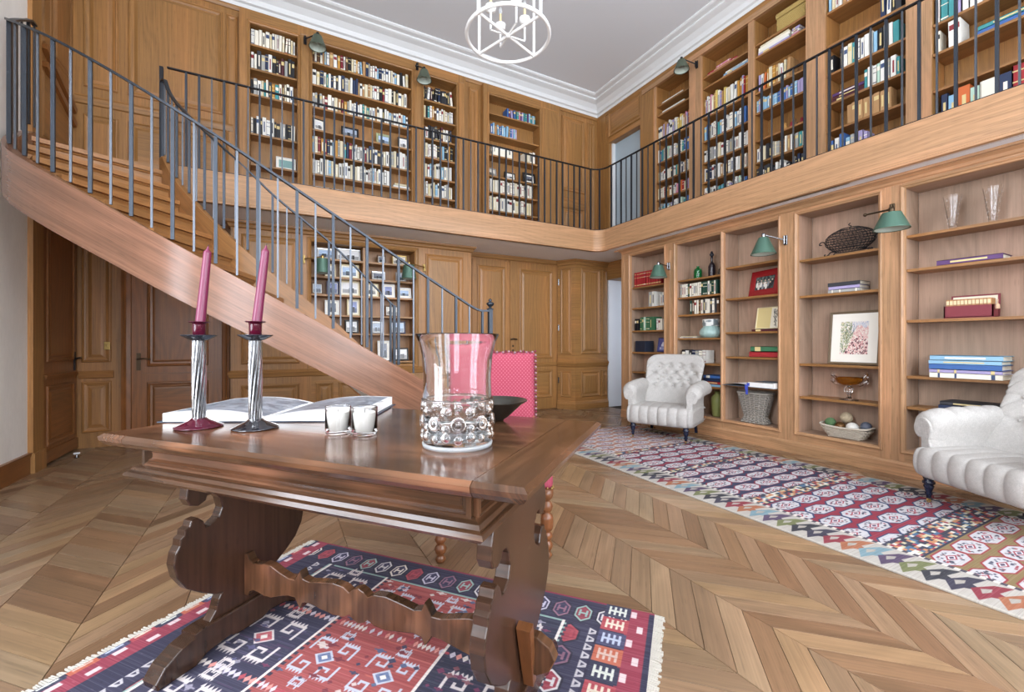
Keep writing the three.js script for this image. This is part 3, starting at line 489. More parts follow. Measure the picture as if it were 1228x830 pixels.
// photograph shelves in the niche below the gallery
{ const n = put(thing('photograph_shelves', 'two-column oak shelves full of framed photographs behind the stair railing', 'shelves'), FNB), d = 0.26;
  mesh('back_board', span(NO0, NO1, 0.83, 2.35, -d - 0.015, -d, 1), M.oakB, n); mesh('divider', span(0.984, 1.015, 0.865, 2.345, -d, -0.03, 1), M.oak, n);
  for (const y of [2.166, 1.941, 1.715, 1.461, 1.231, 0.865]) { mesh('shelf', span(NO0, 0.984, y - 0.022, y, -d, -0.03, 0), M.oak, n); mesh('shelf', span(1.015, NO1, y - 0.022, y, -d, -0.03, 0), M.oak, n); }
}
// ---------------------------------------------------------------- books
const BOOKGEO = (() => { // unit book: x thickness, y height, z depth, spine at +z; group 0 cover, group 1 pages
  const t = 0.09, c = merge([box(-0.5 + t / 2, 0.5, 0, t, 1, 1), box(0.5 - t / 2, 0.5, 0, t, 1, 1), box(0, 0.5, 0.485, 1, 1, 0.03)]), p = box(0, 0.5, -0.02, 1 - 2 * t, 0.95, 0.95);
  return [mergeGeometries([c, p], true), mergeGeometries([c, p, box(0, 0.74, 0.502, 0.86, 0.2, 0.008)], true), mergeGeometries([c, p, merge([box(0, 0.86, 0.502, 0.96, 0.03, 0.008), box(0, 0.62, 0.502, 0.96, 0.03, 0.008), box(0, 0.12, 0.502, 0.96, 0.05, 0.008)])], true), mergeGeometries([c, p, box(0, 0.5, 0.502, 0.34, 0.56, 0.006)], true)];
})();
const BAND = ['#d9c48a', '#1d1d22', '#efe8d6', '#8a2a30', '#3a4c70'].map(c => std({ color: c, roughness: 0.5 }));
M.pages = std({ color: '#e9e2d0', roughness: 0.85 });
const COL = { white: '#e6e4dc', cream: '#dcd0b0', ivory: '#efe9d8', grey: '#a3a39f', charcoal: '#34353a', black: '#1c1c20', red: '#a2262c', crimson: '#7c1e2c', maroon: '#4e1c26', orange: '#cf6a34', ochre: '#c08a3a', yellow: '#dcc069', tan: '#b48a5c', brown: '#5f4029', olive: '#6d6e43', green: '#3d7350', teal: '#3f8f92', darkgreen: '#1f463a', sky: '#8db8d3', blue: '#3c66a4', navy: '#22304f', lilac: '#a79cc4', pink: '#d98ca6', magenta: '#c0427e', purple: '#5b3a6c', mint: '#b5d3c0' };
const WORD = { darkgreen: 'dark green', sky: 'pale blue', mint: 'mint green' };
const coverMat = {};
for (const k in COL) coverMat[k] = [0.55].map(r => std({ color: COL[k], roughness: r }))[0];
const ORD = 'first second third fourth fifth sixth seventh eighth ninth tenth eleventh twelfth thirteenth fourteenth fifteenth sixteenth seventeenth eighteenth nineteenth twentieth twenty-first twenty-second twenty-third twenty-fourth twenty-fifth twenty-sixth twenty-seventh twenty-eighth twenty-ninth thirtieth thirty-first thirty-second thirty-third thirty-fourth thirty-fifth thirty-sixth thirty-seventh thirty-eighth thirty-ninth fortieth'.split(' ');
const SPECS = [];
const PAL = {
  mixed: 'white white white ivory ivory cream cream grey grey charcoal black black white crimson sky white navy ivory ochre tan brown white teal cream'.split(' '), light: 'white white ivory ivory cream white grey sky white cream'.split(' '), dark: 'black charcoal charcoal black maroon white grey white black navy ivory'.split(' '),
  bright: 'pink magenta teal lilac blue purple teal magenta sky'.split(' '), blues: 'sky lilac blue sky lilac sky blue tan'.split(' '), warm: 'cream yellow ochre orange pink ivory tan white lilac red'.split(' '), cool: 'sky white mint blue ivory grey teal white lilac'.split(' '), ivory: ['ivory', 'ivory', 'white', 'cream', 'ivory'], red: ['red'], tan: ['tan'], green: ['green', 'green', 'green', 'mint', 'green'], legal: 'darkgreen ivory darkgreen grey ivory darkgreen charcoal ivory'.split(' '), leather: 'charcoal ivory brown ivory crimson ivory darkgreen white'.split(' ') };
// a row of standing books on a shelf: a..b along the wall, y the shelf top
function row(frame, place, end, a, b, y, h, pal, o = {}) {
  const { t0 = 0.016, t1 = 0.042, hv = 0.22, d = 0.145, z = -0.06, lean = 0, gapAt, far = false } = o; let x = a, i = 0; const R = [];
  while (x < b - t0) {
    let t = Math.min(rr(t0, t1), b - x); if (b - x - t < t0 * 0.8) t = b - x;
    if (gapAt && x > gapAt[0] && x < gapAt[1]) { x = gapAt[1]; continue; }
    const hh = h * (1 - rnd() * hv), dd = d * rr(0.8, 1), tilt = lean && rnd() < lean ? rr(-0.12, 0.12) : rr(-0.008, 0.008), pad = Math.abs(Math.sin(tilt)) * hh;
    if (x + t + pad > b) { if (R.length) break; }
    const cx = x + t / 2 + (tilt > 0 ? pad : 0) ;
    R.push({ frame, place, end, c: pick(PAL[pal]), x: cx, y: y + 0.0008, z: z - dd / 2 - rnd() * 0.012, t: t * 0.94, h: hh, d: dd, tilt, i: i++ }); x += t + pad;
  }
  if (o.rev) R.forEach((s, k) => s.i = R.length - 1 - k);
  SPECS.push(...R);
}
// lying books: a stack at x, thicknesses listed from the bottom
function stack(frame, place, x, y, list, z = -0.142) { let yy = y + 0.0008; list.forEach(([len, th, dp, c], k) => { SPECS.push({ frame, place, flat: true, c, x: x + rr(-0.006, 0.006), y: yy, z: z - 0.001 * k, t: th, h: len, d: dp, i: k, n: list.length }); yy += th + 0.002; }); }
{ // gallery, back wall, left to right
  const P = (n, r) => `${r} shelf, ${n} gallery bay`, W = 'stair-side', N2 = 'wide middle', N3 = 'narrow lamp-side', N4 = 'single', end = 'its stair end';
  const B = (g, r, y, h, pal, o) => row(FUB, P(g[3], r), end, g[0] + 0.006, g[1] - 0.006, y, h, pal, o);
  const g1 = [...G1.slice(0, 2), 0, W], g2 = [...G2.slice(0, 2), 0, N2], g3 = [...G3.slice(0, 2), 0, N3], g4 = [...G4.slice(0, 2), 0, N4];
  const th = { t0: 0.02, t1: 0.045 };
  B(g1, 'top', 4.693, 0.215, 'ivory', { ...th, lean: 0.3, hv: 0.15 }); B(g1, 'second', 4.405, 0.245, 'dark', th); B(g1, 'third', 4.095, 0.235, 'mixed', th); B(g1, 'fourth', 3.625, 0.24, 'dark', th);
  B(g2, 'top', 4.686, 0.21, 'mixed', { ...th, lean: 0.12 }); B(g2, 'second', 4.402, 0.23, 'mixed', th); B(g2, 'third', 4.119, 0.21, 'mixed', th);
  B(g2, 'fifth', 3.534, 0.24, 'mixed', th); B(g2, 'sixth', 3.268, 0.215, 'light', { ...th, gapAt: [1.35, 1.68] });
  B(g3, 'top', 4.597, 0.23, 'dark', { ...th, lean: 0.2 }); B(g3, 'second', 4.335, 0.21, 'mixed', th); B(g3, 'third', 4.05, 0.21, 'dark', { ...th, lean: 0.25 }); B(g3, 'fourth', 3.779, 0.235, 'mixed', th); B(g3, 'fifth', 3.492, 0.235, 'light', th); B(g3, 'sixth', 3.221, 0.22, 'light', th); B(g3, 'bottom', GAL + 0.12, 0.2, 'light', th);
  row(FUB, P(N4, 'top'), end, 3.2, 3.765, 4.67, 0.17, 'bright', { ...th, lean: 0.15 }); row(FUB, P(N4, 'second'), end, 2.87, 3.42, 4.348, 0.19, 'blues', { ...th, lean: 0.05 });
  row(FUB, P(N4, 'third'), end, 3.52, 3.77, 4.025, 0.2, 'ivory', { t0: 0.035, t1: 0.06 }); row(FUB, P(N4, 'fifth'), end, 2.87, 3.72, 3.449, 0.215, 'ivory', { t0: 0.03, t1: 0.06, hv: 0.1 }); row(FUB, P(N4, 'sixth'), end, 2.87, 3.7, 3.172, 0.225, 'ivory', { t0: 0.035, t1: 0.06, hv: 0.1 });
  stack(FUB, P(N2, 'sixth'), 1.53, 3.268, [[0.22, 0.03, 0.16, 'white'], [0.18, 0.025, 0.16, 'cream']], -0.125);
  stack(FUB, P(N4, 'third'), 3.1, 4.025, [[0.36, 0.05, 0.18, 'ivory'], [0.36, 0.05, 0.18, 'ivory'], [0.34, 0.045, 0.18, 'white']], -0.125);
}
{ // gallery, right wall
  const P = (n, r) => `${r} shelf, ${n} gallery bay`, end = 'its doorway end', z = -0.05;
  const B = (g, n, r, y, h, pal, o = {}) => row(FUR, P(n, r), end, g[0] + 0.006, g[1] - 0.006, y, h, pal, { z, d: 0.16, ...o });
  const nA = 'doorway-side', nB = 'inner double', nC = 'woven-box', nD = 'tan-volume', nE = 'art-book', th = { t0: 0.02, t1: 0.04 };
  B(UB.A, nA, 'third', 4.155, 0.26, 'warm', { ...th, lean: 0.3 }); B(UB.A, nA, 'fourth', 3.835, 0.2, 'cool', { ...th, lean: 0.3 }); B(UB.A, nA, 'fifth', 3.545, 0.17, 'mixed', th); B(UB.A, nA, 'sixth', 3.28, 0.17, 'warm', { ...th, lean: 0.2 }); B(UB.A, nA, 'bottom', 2.94, 0.27, 'cool', { ...th, lean: 0.4 });
  B(UB.B, nB, 'third', 4.155, 0.29, 'warm', { ...th, lean: 0.2 }); B(UB.B, nB, 'fourth', 3.835, 0.22, 'cool', th); B(UB.B, nB, 'fifth', 3.545, 0.2, 'light', th); B(UB.B, nB, 'sixth', 3.28, 0.2, 'mixed', th); B(UB.B, nB, 'bottom', 2.94, 0.27, 'cool', { ...th, lean: 0.4 });
  row(FUR, P(nC, 'third'), end, -3.2, -2.82, 4.12, 0.24, 'warm', { ...th, z, d: 0.16, lean: 0.4 }); B(UB.C, nC, 'fourth', 3.875, 0.17, 'blues', th); B(UB.C, nC, 'sixth', 3.28, 0.19, 'mixed', th); B(UB.C, nC, 'bottom', 2.94, 0.28, 'dark', { ...th, lean: 0.5 });
  const lay = (x, n, r, y, L, c) => stack(FUR, P(n, r), x, y, L, z - 0.09);
  lay(-4.52, nA, 'top', 4.70, [[0.4, 0.02, 0.16, 'white'], [0.38, 0.016, 0.15, 'white']]); lay(-4.5, nA, 'second', 4.555, [[0.46, 0.02, 0.16, 'ivory'], [0.4, 0.018, 0.16, 'white']]);
  lay(-3.7, nB, 'top', 4.70, [[0.44, 0.022, 0.16, 'pink'], [0.42, 0.02, 0.15, 'red'], [0.2, 0.03, 0.12, 'pink']]); lay(-3.5, nB, 'second', 4.555, [[0.36, 0.022, 0.16, 'white'], [0.34, 0.02, 0.16, 'sky'], [0.3, 0.02, 0.15, 'white']]);
  lay(-3.02, nC, 'second', 4.555, [[0.36, 0.03, 0.18, 'lilac'], [0.35, 0.025, 0.18, 'white'], [0.36, 0.03, 0.18, 'ivory'], [0.33, 0.02, 0.18, 'cream']]); lay(-2.78, nC, 'second', 4.555, [[0.08, 0.03, 0.16, 'pink'], [0.08, 0.03, 0.16, 'white'], [0.08, 0.03, 0.16, 'lilac']]);
  const t2 = { t0: 0.026, t1: 0.05, d: 0.17 };
  row(FUR, P(nD, 'top'), end, UB.D[0] + 0.01, -2.2, 4.57, 0.26, 'mixed', { z, ...t2 }); row(FUR, P(nD, 'upper'), end, -2.0, UB.D[1] - 0.01, 4.22, 0.26, 'dark', { z, ...t2, lean: 0.5 });
  row(FUR, P(nD, 'second'), end, UB.D[0] + 0.015, -2.35, 3.918, 0.2, 'dark', { z, ...t2, lean: 0.9 }); row(FUR, P(nD, 'second'), 'the tan stile', -2.34, UB.D[1] - 0.01, 3.918, 0.235, 'mixed', { z, ...t2, hv: 0.12, rev: true });
  row(FUR, P(nD, 'third'), 'the tan stile', -2.13, UB.D[1] - 0.01, 3.608, 0.21, 'cool', { z, ...t2, rev: true }); stack(FUR, P(nD, 'third'), -2.27, 3.608, [[0.3, 0.03, 0.16, 'maroon'], [0.3, 0.03, 0.16, 'maroon'], [0.29, 0.03, 0.16, 'purple']], z - 0.09);
  row(FUR, P(nD, 'fourth'), end, -2.28, -1.88, 3.328, 0.2, 'tan', { z, t0: 0.04, t1: 0.048, d: 0.14, hv: 0.04 }); row(FUR, P(nD, 'bottom'), end, UB.D[0] + 0.02, -2.06, 2.94, 0.32, 'cool', { z, ...t2, lean: 0.5 });
  row(FUR, P(nE, 'top'), end, UB.E[0] + 0.01, UB.E[1] - 0.05, 3.905, 0.24, 'cool', { z, ...t2, t1: 0.06 });
  row(FUR, P(nE, 'second'), end, UB.E[0] + 0.01, -1.53, 3.646, 0.2, 'ivory', { z, t0: 0.03, t1: 0.04, d: 0.16, hv: 0.05 }); SPECS.push({ frame: FUR, place: P(nE, 'second'), end, c: 'white', x: -1.475, y: 3.6468, z: z - 0.1, t: 0.075, h: 0.225, d: 0.2, tilt: 0.02, i: 9 });
  stack(FUR, P(nE, 'second'), -1.14, 3.646, [[0.42, 0.04, 0.2, 'blue'], [0.4, 0.035, 0.2, 'teal']], z - 0.11); row(FUR, P(nE, 'second'), end, -0.9, -0.78, 3.646, 0.24, 'mixed', { z, ...t2 });
  const big = 'navy sky orange mint ivory navy red blue'.split(' '); let x = -1.57; big.forEach((c, i) => { const t = [0.05, 0.06, 0.075, 0.055, 0.11, 0.07, 0.08, 0.09][i], h = [0.33, 0.3, 0.34, 0.3, 0.32, 0.32, 0.35, 0.33][i]; SPECS.push({ frame: FUR, place: P(nE, 'bottom'), end, c, x: x + t / 2, y: 2.9408, z: z - 0.13, t: t * 0.96, h, d: 0.23, tilt: 0, i }); x += t; });
}
{ // lower bookcases
  const P = (n, r) => `${r} shelf, ${n} lower bay`, end = 'its doorway end', z = -0.05, o = { z, d: 0.17 };
  const nb = 'narrow doorway-side', n2 = 'bottle', n3 = 'planter', n5 = 'crystal-vase', n4 = 'watercolour';
  row(FLR, P(nb, 'top'), end, -4.775, -4.2, 1.921, 0.215, 'red', { ...o, t0: 0.043, t1: 0.047, hv: 0.02 }); row(FLR, P(nb, 'second'), end, -4.5, -4.3, 1.618, 0.21, 'dark', { ...o, t0: 0.04, t1: 0.07, hv: 0.05 }); row(FLR, P(nb, 'second'), 'its bottle-bay end', -4.295, -4.19, 1.618, 0.19, 'light', o);
  row(FLR, P(nb, 'third'), end, -4.77, -4.68, 1.287, 0.2, 'dark', { ...o, lean: 1 }); row(FLR, P(nb, 'third'), 'its bottle-bay end', -4.66, -4.36, 1.287, 0.19, 'green', { ...o, t0: 0.03, t1: 0.04, hv: 0.03, rev: true }); row(FLR, P(nb, 'third'), 'the green volumes', -4.355, -4.2, 1.287, 0.185, 'ivory', { ...o, t0: 0.03, t1: 0.045 });
  row(FLR, P(n2, 'second'), end, -3.95, -3.36, 1.694, 0.17, 'legal', { ...o, t0: 0.025, t1: 0.032, hv: 0.03 }); row(FLR, P(n2, 'third'), end, -3.8, -3.335, 1.47, 0.175, 'leather', { ...o, t0: 0.028, t1: 0.036, hv: 0.03 });
  stack(FLR, P(n2, 'fourth'), -3.83, 1.169, [[0.26, 0.012, 0.17, 'white'], [0.24, 0.01, 0.16, 'cream']]);
  row(FLR, P(n2, 'fifth'), end, -3.93, -3.5, 0.857, 0.165, 'dark', { ...o, t0: 0.04, t1: 0.06, hv: 0.1 });
  stack(FLR, P(n2, 'sixth'), -3.47, 0.578, [[0.26, 0.03, 0.19, 'sky'], [0.26, 0.03, 0.19, 'red'], [0.25, 0.035, 0.19, 'navy'], [0.25, 0.035, 0.19, 'blue']]);
  stack(FLR, P(nb, 'bottom'), -4.4, 0.692, [[0.3, 0.018, 0.19, 'cream'], [0.28, 0.012, 0.18, 'white']]); row(FLR, P(nb, 'lowest'), end, -4.45, -4.3, 0.215, 0.42, 'light', { ...o, t0: 0.05, t1: 0.07 });
  stack(FLR, P(n3, 'third'), -2.83, 1.232, [[0.28, 0.022, 0.17, 'maroon']], -0.13); stack(FLR, P(n3, 'fourth'), -2.83, 0.95, [[0.33, 0.06, 0.2, 'red'], [0.32, 0.055, 0.2, 'green']]);
  stack(FLR, P(n4, 'second'), -2.09, 1.575, [[0.26, 0.03, 0.19, 'grey'], [0.25, 0.028, 0.19, 'lilac'], [0.26, 0.034, 0.19, 'charcoal']]);
  stack(FLR, P(n5, 'second'), -1.26, 1.715, [[0.36, 0.04, 0.2, 'purple']]); stack(FLR, P(n5, 'fourth'), -1.28, 0.832, [[0.4, 0.036, 0.24, 'ivory'], [0.4, 0.026, 0.24, 'lilac'], [0.4, 0.04, 0.24, 'blue'], [0.4, 0.026, 0.24, 'sky'], [0.4, 0.038, 0.24, 'sky']]);
  stack(FLR, P(n5, 'fifth'), -1.24, 0.577, [[0.36, 0.04, 0.24, 'navy'], [0.35, 0.028, 0.24, 'charcoal']]);
}
{ // the 290 that show largest are things of their own; the rest is one mass
  const cam = camera.position, size = s => { const p = toWorld(s.frame, s.x, s.y, s.z), d = p.x * 0.4753 - p.z * 0.8799, lat = p.x * 0.8799 + p.z * 0.4753; return d < 0.5 || Math.abs(lat / d) > 1.2 || Math.abs(p.y - 1.1) / d > 0.85 ? 0 : s.t * s.h / d / d; };
  SPECS.forEach(s => s.k = size(s)); const ord = SPECS.slice().sort((a, b) => b.k - a.k), own = new Set(ord.slice(0, 292)), rest = [];
  const seen = {};
  for (const s of SPECS) {
    const kind = s.c === 'red' && !s.flat ? 2 : Math.floor(rnd() * 4), light = new THREE.Color(COL[s.c]).getHSL({}).l > 0.6, bm = pick(light ? [BAND[1], BAND[3], BAND[4]] : [BAND[0], BAND[2], BAND[0]]), geo = BOOKGEO[kind], m = finish(new THREE.Mesh(geo, kind ? [coverMat[s.c], M.pages, bm] : [coverMat[s.c], M.pages]));
    const p = toWorld(s.frame, s.x, s.y, s.z); m.position.copy(p); m.rotation.order = 'YXZ'; m.rotation.y = s.frame[1];
    if (s.flat) { m.scale.set(s.t, s.h, s.d); m.rotation.z = PI / 2; m.position.copy(toWorld(s.frame, s.x + s.h / 2, s.y + s.t / 2, s.z)); } else { m.scale.set(s.t, s.h, s.d); m.rotation.z = s.tilt; if (s.tilt) m.position.y += Math.abs(Math.sin(s.tilt)) * s.t / 2; }
    if (!own.has(s)) { m.updateMatrix(); const g = geo.clone(); const n = g.attributes.position.count, col = new Float32Array(n * 3), c = new THREE.Color(COL[s.c]), pg = new THREE.Color('#e9e2d0'), cut = g.groups[1].start, cut2 = kind ? g.groups[2].start : n; for (let i = 0; i < n; i++) (i < cut ? c : i < cut2 ? pg : bm.color).toArray(col, i * 3); g.setAttribute('color', new THREE.BufferAttribute(col, 3)); g.clearGroups(); g.applyMatrix4(m.matrix); rest.push(g); continue; }
    m.name = numbered('book'); scene.add(m); const w = WORD[s.c] || s.c;
    let L = s.flat ? `${w} book lying ${s.n === 1 ? 'alone' : s.i === 0 ? 'at the bottom of its stack' : s.i === s.n - 1 ? 'on top of its stack' : (ORD[s.i] + ' up in its stack')}, ${s.place}` : `${w} book ${ORD[s.i]} from ${s.end}, ${s.place}`;
    const k = L; if (seen[k]) { seen[k].push(m); m.userData.group = 'books sharing ' + s.place; } else seen[k] = [m];
    tag(m, L, 'book', m.userData.group);
  }
  for (const k in seen) if (seen[k].length > 1) seen[k].forEach(m => m.userData.group = 'books on the ' + k.split(', ').slice(1).join(', '));
  if (rest.length) { const m = mesh('shelved_books', merge(rest), std({ vertexColors: true, roughness: 0.6 })); m.userData.kind = 'stuff'; tag(m, 'remaining rows of small mixed books along the gallery shelves', 'books'); }
}
// ---------------------------------------------------------------- rugs
function canvasTex(w, h, draw) { const c = document.createElement('canvas'); c.width = w; c.height = h; const x = c.getContext('2d'); draw(x, w, h); const t = new THREE.CanvasTexture(c); t.colorSpace = THREE.SRGBColorSpace; t.anisotropy = 8; return t; }
function poly(x, pts, fill, stroke, lw = 1) { x.beginPath(); pts.forEach((p, i) => i ? x.lineTo(...p) : x.moveTo(...p)); x.closePath(); if (fill) { x.fillStyle = fill; x.fill(); } if (stroke) { x.strokeStyle = stroke; x.lineWidth = lw; x.stroke(); } }
function weave(x, w, h, a = 0.10) { for (let j = 0; j < h; j += 2) { x.fillStyle = `rgba(${rnd() < 0.5 ? '0,0,0' : '255,250,240'},${rnd() * a})`; x.fillRect(0, j, w, 1); } for (let k = 0; k < w * h / 500; k++) { x.fillStyle = `rgba(${rnd() < 0.5 ? '0,0,0' : '255,245,235'},${rnd() * a})`; x.fillRect(rnd() * w, rnd() * h, rr(2, 8), rr(1, 2)); } }
const flatUV = (g, w, d) => { const p = g.attributes.position, t = g.attributes.uv; for (let i = 0; i < p.count; i++) t.setXY(i, p.getX(i) / w + 0.5, 0.5 - p.getZ(i) / d); return g; };
{ // long kilim runner in front of the bookcases; canvas x across the runner, y from the far end to the near end
  const X0 = 2.605, X1 = 4.25, Z0 = -4.36, Z1 = 0.25, W = X1 - X0, L = Z1 - Z0, S = 440;
  const tex = canvasTex(Math.round(W * S), Math.round(L * S), (x, w, h) => {
    const px = v => v * S; x.fillStyle = '#a8a299'; x.fillRect(0, 0, w, h);
    // side borders: reciprocal hooks on ivory
    const cols = ['#2e2a3a', '#7a2632', '#96583c', '#6d8a94', '#463650', '#62663f', '#26262e'];
    for (const [bx, bw, dir] of [[px(0.02), px(0.25), 1], [w - px(0.20), px(0.18), -1]]) for (let y = 0, k = 0; y < h; y += px(0.085), k++) {
      const c = cols[k % cols.length], m = bx + bw / 2, q = px(0.066);
      poly(x, [[m - q * 1.9, y + q * 0.3], [m - q * 0.4, y - q * 0.5], [m + q * 1.3, y + q * 0.2], [m + q * 1.9, y + q], [m + q * 0.3, y + q * 0.7], [m - q * 0.2, y + q * 1.4], [m - q * 0.8, y + q * 0.6]], c); poly(x, [[m - q * 0.7, y + q * 0.15], [m, y - q * 0.12], [m + q * 0.6, y + q * 0.3], [m, y + q * 0.4]], '#9d978d');
    }
    const i0 = px(0.29), i1 = w - px(0.2);
    for (const bx of [i0, i1]) for (let y = 0; y < h; y += px(0.022)) { x.fillStyle = (Math.round(y / px(0.022)) % 2) ? '#3b3644' : '#cfc8bd'; x.fillRect(bx - px(0.014), y, px(0.028), px(0.022)); }
    const bands = [[-4.36, -3.32, '#9a6a5c', '#b08c7e'], [-3.25, -2.66, '#7a2436', '#282c46'], [-2.58, -1.90, '#262b46', '#772436'], [-1.78, -1.12, '#7e2032', '#27365a'], [-0.96, 0.25, '#79643f', '#8a2830']];
    const zy = z => (z - Z0) * S;
    x.fillStyle = '#3a3f52'; x.fillRect(i0 + px(0.014), 0, i1 - i0 - px(0.028), h);
    // divider strips of small combed stripes
    for (let y = 0; y < h; y += px(0.018)) for (let xx = i0 + px(0.014); xx < i1 - px(0.014); xx += px(0.03)) { x.fillStyle = pick(['#2a2c3c', '#d4cfc4', '#8f2e3c', '#3f6080', '#b77a52', '#2a2c3c', '#bcb48e']); x.fillRect(xx, y, px(0.03), px(0.02)); }
    for (const [z0, z1, bg, line] of bands) {
      const y0 = zy(z0), y1 = zy(z1); x.fillStyle = bg; x.fillRect(i0 + px(0.014), y0, i1 - i0 - px(0.028), y1 - y0);
      x.save(); x.beginPath(); x.rect(i0 + px(0.014), y0, i1 - i0 - px(0.028), y1 - y0); x.clip();
      const cw = px(0.25), ch = px(0.148), oy = z0 < -4 ? y1 - Math.ceil((y1 - y0) / ch) * ch : y0;
      for (let r = -1; oy + r * ch < y1 + ch; r++) for (let c = -1; c < 7; c++) {
        const cx = i0 + (c + 0.5 + (r % 2 ? 0.5 : 0)) * cw, cy = oy + (r + 0.5) * ch, a = cw * 0.45, b = ch * 0.37;
        const oct = k => [[cx - a * k, cy - b * 0.4 * k], [cx - a * 0.56 * k, cy - b * k], [cx + a * 0.56 * k, cy - b * k], [cx + a * k, cy - b * 0.4 * k], [cx + a * k, cy + b * 0.4 * k], [cx + a * 0.56 * k, cy + b * k], [cx - a * 0.56 * k, cy + b * k], [cx - a * k, cy + b * 0.4 * k]];
        poly(x, oct(1.13), line); poly(x, oct(1), '#b9b7ba');
        for (let q = 0; q < 26; q++) { const t = rnd() * 2 * PI, kk = rr(0.5, 0.85); x.fillStyle = pick(['#33344a', '#8e2b38', '#4a4a5c', '#2a2a38', '#6a5a60']); x.fillRect(cx + Math.cos(t) * a * kk - 4, cy + Math.sin(t) * b * kk - 2, rr(4, 10), rr(3, 5)); }
        poly(x, [[cx - a * 0.42, cy], [cx, cy - b * 0.36], [cx + a * 0.42, cy], [cx, cy + b * 0.36]], '#cfd3d6', '#8e3340', 3); poly(x, [[cx - a * 0.2, cy], [cx, cy - b * 0.18], [cx + a * 0.2, cy], [cx, cy + b * 0.18]], '#4a3850');
      }
      x.restore(); x.fillStyle = '#26283a'; x.fillRect(i0, y0 - 3, i1 - i0, 5); x.fillRect(i0, y1 - 2, i1 - i0, 5);
    }
    x.fillStyle = 'rgba(225,220,214,0.06)'; x.fillRect(0, 0, w, h); x.fillStyle = '#b5afa5'; x.fillRect(0, 0, px(0.012), h); x.fillRect(w - px(0.012), 0, px(0.012), h); weave(x, w, h);
  });
  const r = thing('runner_rug', 'long patterned kilim runner with rows of white medallions before the bookcases', 'rug', [(X0 + X1) / 2, 0, (Z0 + Z1) / 2]);
  mesh('weave', flatUV(new RoundedBoxGeometry(W, 0.01, L, 2, 0.003).translate(0, 0.0052, 0), W, L), std({ map: tex, roughness: 0.95 }), r);
}
const TT = -49.95 * PI / 180, TC = [0.2822, -1.5955];                          // writing table: turn and centre
const tw = (u, y, z) => [TC[0] + u * Math.cos(TT) + z * Math.sin(TT), y, TC[1] - u * Math.sin(TT) + z * Math.cos(TT)];
